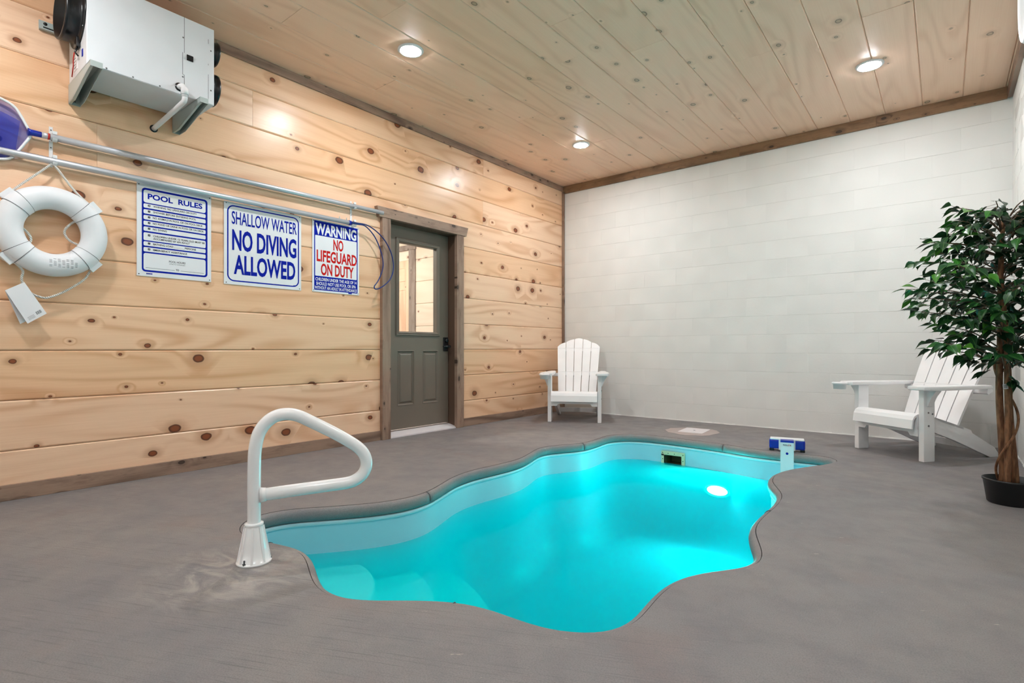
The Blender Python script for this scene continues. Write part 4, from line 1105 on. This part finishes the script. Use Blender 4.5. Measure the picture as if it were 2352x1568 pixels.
# ------------------------------------------------------------------ adirondack chairs
def arc_top(xa, xb, za, zm, zb, n=7):
    pts = []
    for i in range(n + 1):
        s_ = i / n
        pts.append((xa + (xb - xa) * s_, (1 - s_) ** 2 * za + 2 * s_ * (1 - s_) * zm + s_ * s_ * zb))
    return pts
def make_chair(label, loc, rotz):
    t = thing('adirondack_chair', loc, label, 'chair', 'white slatted chairs on the deck', rotz=rotz)
    def part(mb, name, mat='chair', parent=None): return mb.build(name, mat, parent or t, world=False)
    for sx in (-1, 1):
        xa, xb = sorted((sx * 0.270, sx * 0.312))
        lg = part(MB().box(xa, xb, -0.052, 0.052, 0.0, 0.548, 0.004), 'front_leg')
        for y, z in ((-0.01, 0.375), (0.028, 0.365), (-0.008, 0.275)):
            part(MB().lathe([(0.006, sx * 0.312), (0.006, sx * 0.3155), (0.0, sx * 0.3155)], (0, y, z), 'X', 10), 'bolt', 'steel', lg)
        # gusset under the arm, outside of the leg
        part(MB().prism([(sx * 0.311, 0.42), (sx * 0.322, 0.425), (sx * 0.332, 0.455), (sx * 0.352, 0.50), (sx * 0.385, 0.545), (sx * 0.311, 0.545)], 'Y', -0.025, 0.025), 'arm_bracket')
        xa, xb = sorted((sx * 0.236, sx * 0.268))
        part(MB().prism([(-0.065, 0.245), (-0.065, 0.345), (0.06, 0.345), (0.36, 0.255), (0.46, 0.222), (0.475, 0.196), (0.70, 0.075), (0.735, 0.03), (0.735, 0.0), (0.655, 0.0), (0.30, 0.145), (0.05, 0.232)], 'X', xa, xb), 'side_rail')
        # arm
        ol = [(0.250, -0.135), (0.27, -0.150), (0.345, -0.150), (0.385, -0.135), (0.402, -0.10), (0.405, 0.0), (0.395, 0.16), (0.37, 0.34), (0.355, 0.52), (0.345, 0.575), (0.29, 0.575), (0.278, 0.52), (0.268, 0.36), (0.255, 0.22), (0.248, 0.05)]
        ol = [(sx * a, b) for a, b in ol]
        bm = bmesh.new(); vs = [bm.verts.new((a, b, 0.548)) for a, b in ol]; fc = bm.faces.new(vs)
        ex = bmesh.ops.extrude_face_region(bm, geom=[fc]); bmesh.ops.translate(bm, vec=(0, 0, 0.030), verts=[g_ for g_ in ex['geom'] if isinstance(g_, bmesh.types.BMVert)])
        bmesh.ops.bevel(bm, geom=[e for e in bm.edges if abs(e.verts[0].co.z - e.verts[1].co.z) < 1e-4], offset=0.006, segments=2, affect='EDGES')
        part(MB().bm(bm), 'arm')
    # apron below the front of the seat
    part(MB().prism([(-0.268, 0.190), (-0.205, 0.190), (-0.188, 0.215), (0.188, 0.215), (0.205, 0.190), (0.268, 0.190), (0.268, 0.262), (-0.268, 0.262)], 'Y', -0.058, -0.030), 'apron')
    # seat slats: the first one rolls over the front
    front = [(0.035, 0.352), (-0.03, 0.362), (-0.062, 0.358), (-0.090, 0.342), (-0.106, 0.315), (-0.116, 0.247), (-0.103, 0.245), (-0.094, 0.308), (-0.080, 0.331), (-0.056, 0.343), (-0.03, 0.346), (0.035, 0.336)]
    part(MB().prism(front, 'X', -0.268, 0.268), 'seat_slat')
    for k in range(4):
        y0 = 0.046 + 0.088 * k; y1 = y0 + 0.079
        zf = lambda y: 0.351 - (y - 0.04) * 0.30
        part(MB().prism([(y0, zf(y0) - 0.018), (y0, zf(y0)), (y1, zf(y1)), (y1, zf(y1) - 0.018)], 'X', -0.268, 0.268), 'seat_slat')
    part(MB().box(-0.03, 0.03, 0.033, 0.048, 0.325, 0.350), 'seat_bridge')
    # back: five fanned slats on a slightly bowed, reclined plane
    def bp(x, s_):     # s_ along the slat 0..1 ; returns y, z
        y = 0.365 + 0.38 * s_ + 0.055 * (s_ * (s_ - 1.0)) * 1.0
        z = 0.245 + 0.752 * s_
        return y, z
    zt = 0.752
    bw, tw = 0.23, 0.281
    tops = {0: (0.852, 0.900, 0.925), 1: (0.932, 0.978, 0.984), 2: (0.984, 1.018, 0.984), 3: (0.984, 0.978, 0.932), 4: (0.925, 0.900, 0.852)}
    for k in range(5):
        g_ = 0.0042
        a0, a1 = -bw + 2 * bw * k / 5 + g_ * (k > 0), -bw + 2 * bw * (k + 1) / 5 - g_ * (k < 4)
        c0, c1 = -tw + 2 * tw * k / 5 + g_ * (k > 0), -tw + 2 * tw * (k + 1) / 5 - g_ * (k < 4)
        za, zm, zb = tops[k]
        zm2 = zm
        if k == 0: zm2 = 0.925
        if k == 4: zm2 = 0.925
        n = 8; m = 12
        v = []
        for i in range(n + 1):
            q = i / n
            top = (1 - q) ** 2 * za + 2 * q * (1 - q) * (zm2 if k in (0, 4) else zm) + q * q * zb
            for j in range(m + 1):
                s_ = top * j / m
                x = (a0 + (c0 - a0) * s_) * (1 - q) + (a1 + (c1 - a1) * s_) * q
                y, z = bp(x, s_)
                v.append((x, y, z))
        f = []; N1 = (n + 1) * (m + 1)
        vb = [(p[0], p[1] + 0.018, p[2] - 0.008) for p in v]
        for i in range(n):
            for j in range(m):
                a = i * (m + 1) + j; b = a + m + 1
                f.append((a, b, b + 1, a + 1)); f.append((N1 + a, N1 + a + 1, N1 + b + 1, N1 + b))
        for j in range(m):
            f.append((j, j + 1, N1 + j + 1, N1 + j)); a = n * (m + 1) + j; f.append((a, N1 + a, N1 + a + 1, a + 1))
        for i in range(n):
            a = i * (m + 1); f.append((a, N1 + a, N1 + a + m + 1, a + m + 1)); a += m; f.append((a, a + m + 1, N1 + a + m + 1, N1 + a))
        part(MB()._add(v + vb, f), 'back_slat')
    # bridges and braces behind the slats
    for s_, hw, th in ((0.40, 0.24, 0.05), (0.80, 0.255, 0.045)):
        y, z = bp(0, s_)
        part(MB().prism([(y + 0.004, z - th / 2), (y + 0.020, z - th / 2 - 0.008), (y + 0.045, z - th / 2 + 0.002), (y + 0.045, z + th / 2), (y + 0.026, z + th / 2), (y + 0.010, z + th / 2)], 'X', -hw, hw), 'back_brace')
    y, z = bp(0, 0.36)
    part(MB().prism([(0.530, 0.505), (0.572, 0.528), (0.575, 0.548), (0.522, 0.548), (0.518, 0.515)], 'X', -0.345, 0.345), 'arm_brace')
    part(MB().box(-0.236, 0.236, 0.62, 0.645, 0.045, 0.10), 'rear_stretcher')
    # cup holder on the right arm
    ch = part(MB().lathe([(0.046, 0.512), (0.048, 0.512), (0.050, 0.552), (0.058, 0.554), (0.060, 0.566), (0.056, 0.570), (0.045, 0.570), (0.043, 0.52), (0.0, 0.518)], (-0.335, -0.185, 0), 'Z', 28), 'cup_holder')
    return t
make_chair('white slatted chair in the corner between pine wall and block wall', (0.742, -0.910, 0), R(27.8))
make_chair('white slatted chair half behind the potted tree at right', (3.800, -0.925, 0), R(-38.5))

# ------------------------------------------------------------------ potted tree
TX, TY = 4.418, -2.21
t = thing('potted_tree', (TX, TY, 0), 'artificial ficus tree with twisted trunks in a black pot by the right wall', 'plant')
MB().lathe([(0.095, 0.0), (0.100, 0.006), (0.116, 0.122), (0.121, 0.126), (0.121, 0.136), (0.115, 0.137), (0.110, 0.10), (0.0, 0.10)], (TX, TY, 0), 'Z', 40).build('pot', 'pot', t)
MB().lathe([(0.110, 0.103), (0.05, 0.110), (0.0, 0.111)], (TX, TY, 0), 'Z', 24).build('soil', 'soil', t)
rng = random.Random(12)
def stem(z):
    u = min(1.0, max(0.0, z / 1.5)); return Vector((TX - 0.004 - 0.036 * u, TY - 0.006 - 0.028 * u, z))
tr = []
for k, (ph, rad) in enumerate(((0.3, 0.017), (2.4, 0.019), (4.4, 0.016))):
    pth = []
    for i in range(22):
        z = 0.10 + (0.92 - 0.05 * k) * i / 21
        a = ph + 0.9 * z; off = 0.030 * (1 - 0.35 * z) + 0.004 * math.sin(9 * z + ph)
        pth.append(stem(z) + Vector((math.cos(a), math.sin(a), 0)) * off)
    MB().tube(pth, [rad * (1 - 0.25 * i / 21) for i in range(22)], 10).build('trunk', 'bark', t)
pth = []
for i in range(40):
    z = 0.11 + 0.75 * i / 39; a = 1.2 + 10.5 * z
    pth.append(stem(z) + Vector((math.cos(a), math.sin(a), 0)) * (0.053 - 0.010 * z))
MB().tube(pth, 0.0065, 7).build('vine', 'bark', t)
MB().tube([stem(z) + Vector((0.008 * math.sin(9 * z), 0.008 * math.cos(7 * z), 0)) for z in [0.8 + 0.09 * i for i in range(10)]], [0.022 - 0.0015 * i for i in range(10)], 8).build('trunk', 'bark', t)
# leaf shapes: pointed, folded along the midrib, tip curling down
def leaf_mesh(L, Wd, fold, curl):
    rows_ = [(0.0, 0.02), (0.18, 0.62), (0.38, 1.0), (0.6, 0.86), (0.8, 0.42), (0.93, 0.10), (1.08, 0.0)]
    v = []; f = []
    for s_, w in rows_:
        y = L * s_; z = -curl * L * s_ * s_
        v += [(-Wd * w / 2, y, z + fold * Wd * w), (0, y, z), (Wd * w / 2, y, z + fold * Wd * w)]
    for i in range(len(rows_) - 1):
        a = 3 * i; f += [(a, a + 1, a + 4, a + 3), (a + 1, a + 2, a + 5, a + 4)]
    return v, f
LV = [leaf_mesh(0.078, 0.046, 0.16, 0.25), leaf_mesh(0.070, 0.042, 0.10, 0.40), leaf_mesh(0.086, 0.050, 0.22, 0.15), leaf_mesh(0.062, 0.038, 0.05, 0.1), leaf_mesh(0.076, 0.044, 0.28, 0.5)]
LM = {}
for i, (v, f) in enumerate(LV):
    for q in range(3):
        mb = MB()._add(v, f, True); me = mb.mesh('leaf'); me.materials.append(M['leaf%d' % q]); LM[i, q] = me
prof_r = [(0.66, 0.05), (0.75, 0.10), (0.84, 0.36), (0.90, 0.40), (0.98, 0.33), (1.06, 0.42), (1.12, 0.47), (1.22, 0.46), (1.30, 0.55), (1.36, 0.47), (1.45, 0.37), (1.58, 0.29), (1.70, 0.20), (1.76, 0.05)]
def rmax(z):
    for (a, r0), (b, r1) in zip(prof_r[:-1], prof_r[1:]):
        if a <= z <= b: return r0 + (r1 - r0) * (z - a) / (b - a)
    return 0.05
leaves = []; twigs = MB()
def add_leaf(p, d):
    d = Vector(d).normalized()
    side = d.cross(Vector((0, 0, 1)))
    if side.length < 1e-3: side = Vector((1, 0, 0))
    side.normalize(); up_ = side.cross(d)
    ro = Matrix((side, d, up_)).transposed().to_4x4()
    ro = Matrix.Translation(p) @ ro @ Matrix.Rotation(rng.uniform(-0.7, 0.7), 4, 'Y')
    if max((ro @ Vector(q)).x for q in ((0, 0.095, 0), (-0.03, 0.04, 0), (0.03, 0.04, 0.02), (0, 0.09, -0.04), (0, 0, 0))) > W - 0.006: return
    leaves.append((ro, rng.randrange(5), rng.choices((0, 1, 2), (5, 4, 1.3))[0]))
NBR = 96
for k in range(NBR):
    zt_ = 0.80 + 0.90 * ((k + 0.5) / NBR) ** 0.9
    az = k * 2.39996 + rng.uniform(-0.3, 0.3)
    dirv = Vector((math.cos(az), math.sin(az), 0))
    rlen = rmax(zt_) * rng.uniform(0.62, 1.0)
    z0 = max(0.74, min(1.52, zt_ - rng.uniform(0.04, 0.16)))
    s0 = stem(z0)
    if dirv.x > 0: rlen = min(rlen, (W - 0.05 - s0.x) / max(0.05, dirv.x))
    if rlen < 0.05: continue
    tipz = zt_
    mid = s0 + dirv * rlen * 0.5 + Vector((0, 0, (tipz - z0) * 0.75)); tip = s0 + dirv * rlen + Vector((0, 0, tipz - z0))
    pth = catmull([s0, mid, tip], 6)
    twigs.tube(pth, [0.0045 - 0.0028 * i / (len(pth) - 1) for i in range(len(pth))], 5)
    nl = max(5, int(rlen / 0.026))
    for q in range(nl):
        s_ = 0.22 + 0.78 * (q + 0.5) / nl
        fi = s_ * (len(pth) - 1); i = min(len(pth) - 2, int(fi)); p = pth[i].lerp(pth[i + 1], fi - i)
        sd = dirv.cross(Vector((0, 0, 1))) * (1 if q % 2 else -1)
        # short twig, leaf at its end
        td = (dirv * rng.uniform(0.3, 0.9) + sd * rng.uniform(0.3, 1.0) + Vector((0, 0, rng.uniform(-0.35, 0.35)))).normalized()
        e = p + td * rng.uniform(0.01, 0.055)
        if e.x > W - 0.02: continue
        twigs.tube([p, e], [0.0014, 0.001], 3, caps=False)
        add_leaf(e, td + Vector((0, 0, rng.uniform(-0.6, 0.1))))
    add_leaf(tip, dirv + Vector((0, 0, rng.uniform(-0.5, 0.2))))
# a couple of low sprigs
for (dx, dy, dz, n) in ((-0.10, -0.06, -0.06, 3), (0.02, -0.06, -0.12, 4), (-0.17, -0.10, 0.02, 5)):
    s0 = stem(0.78); e = s0 + Vector((dx, dy, dz)); twigs.tube(catmull([s0, s0 + Vector((dx * .6, dy * .6, 0.0)), e], 4), 0.002, 4)
    for q in range(n): add_leaf(s0.lerp(e, 0.6 + 0.4 * q / n), Vector((dx + rng.uniform(-.06, .06), dy + rng.uniform(-.06, .06), -0.04)))
twigs.build('twigs', 'twig', t, kind='stuff')
rt = Vector((0.7786, 0.6275, 0))
leaves.sort(key=lambda q: (q[0].translation - Vector((TX, TY, 0))).dot(rt))
for ro, i, q in leaves[:300]:
    o = bpy.data.objects.new('leaf', LM[i, q]); COL.objects.link(o); o.parent = t
    o.matrix_local = Matrix.Translation(-t.location) @ ro
if leaves[300:]:
    mb = MB()
    for ro, i, q in leaves[300:]:
        st = len(mb.v); mb._add(LV[i][0], LV[i][1], True); mb.xf(ro, st)
    mb.build('foliage', 'leaf0', t, kind='stuff')
# paper tag on the trunk
tg = MB().box(-0.014, 0.014, -0.001, 0.0, -0.014, 0.014)
tm = Matrix.Translation(stem(0.655) + Vector((-0.005, -0.066, 0))) @ Matrix.Rotation(R(38), 4, 'Z') @ Matrix.Rotation(R(-6), 4, 'Y')
tgo = tg.xf(tm).build('paper_tag', 'card', t)
for k in range(5):
    MB().box(-0.010, 0.010, -0.0016, -0.001, -0.008 + 0.0035 * k, -0.0065 + 0.0035 * k).xf(tm).build('print', 'ink_black', tgo)

# ------------------------------------------------------------------ round housing on the right wall, mostly out of frame
t = thing('wall_fan', (W, -3.10, 2.48), 'white round fan housing on the right wall, cut by the frame edge', 'fan')
MB().lathe([(0.20, W), (0.22, W - 0.13), (0.27, W - 0.15), (0.282, W - 0.165), (0.282, W - 0.178), (0.272, W - 0.190), (0.262, W - 0.186), (0.255, W - 0.175)], (0, -3.10, 2.48), 'X', 56).build('housing', 'white', t)
for k in range(9):
    r = 0.03 + 0.026 * k
    MB().lathe([(r, W - 0.176), (r + 0.006, W - 0.183), (r + 0.012, W - 0.176)], (0, -3.10, 2.48), 'X', 48).build('grille_ring', 'white', t)
MB().lathe([(0.256, W - 0.16), (0.0, W - 0.16)], (0, -3.10, 2.48), 'X', 40).build('back_plate', 'white', t)
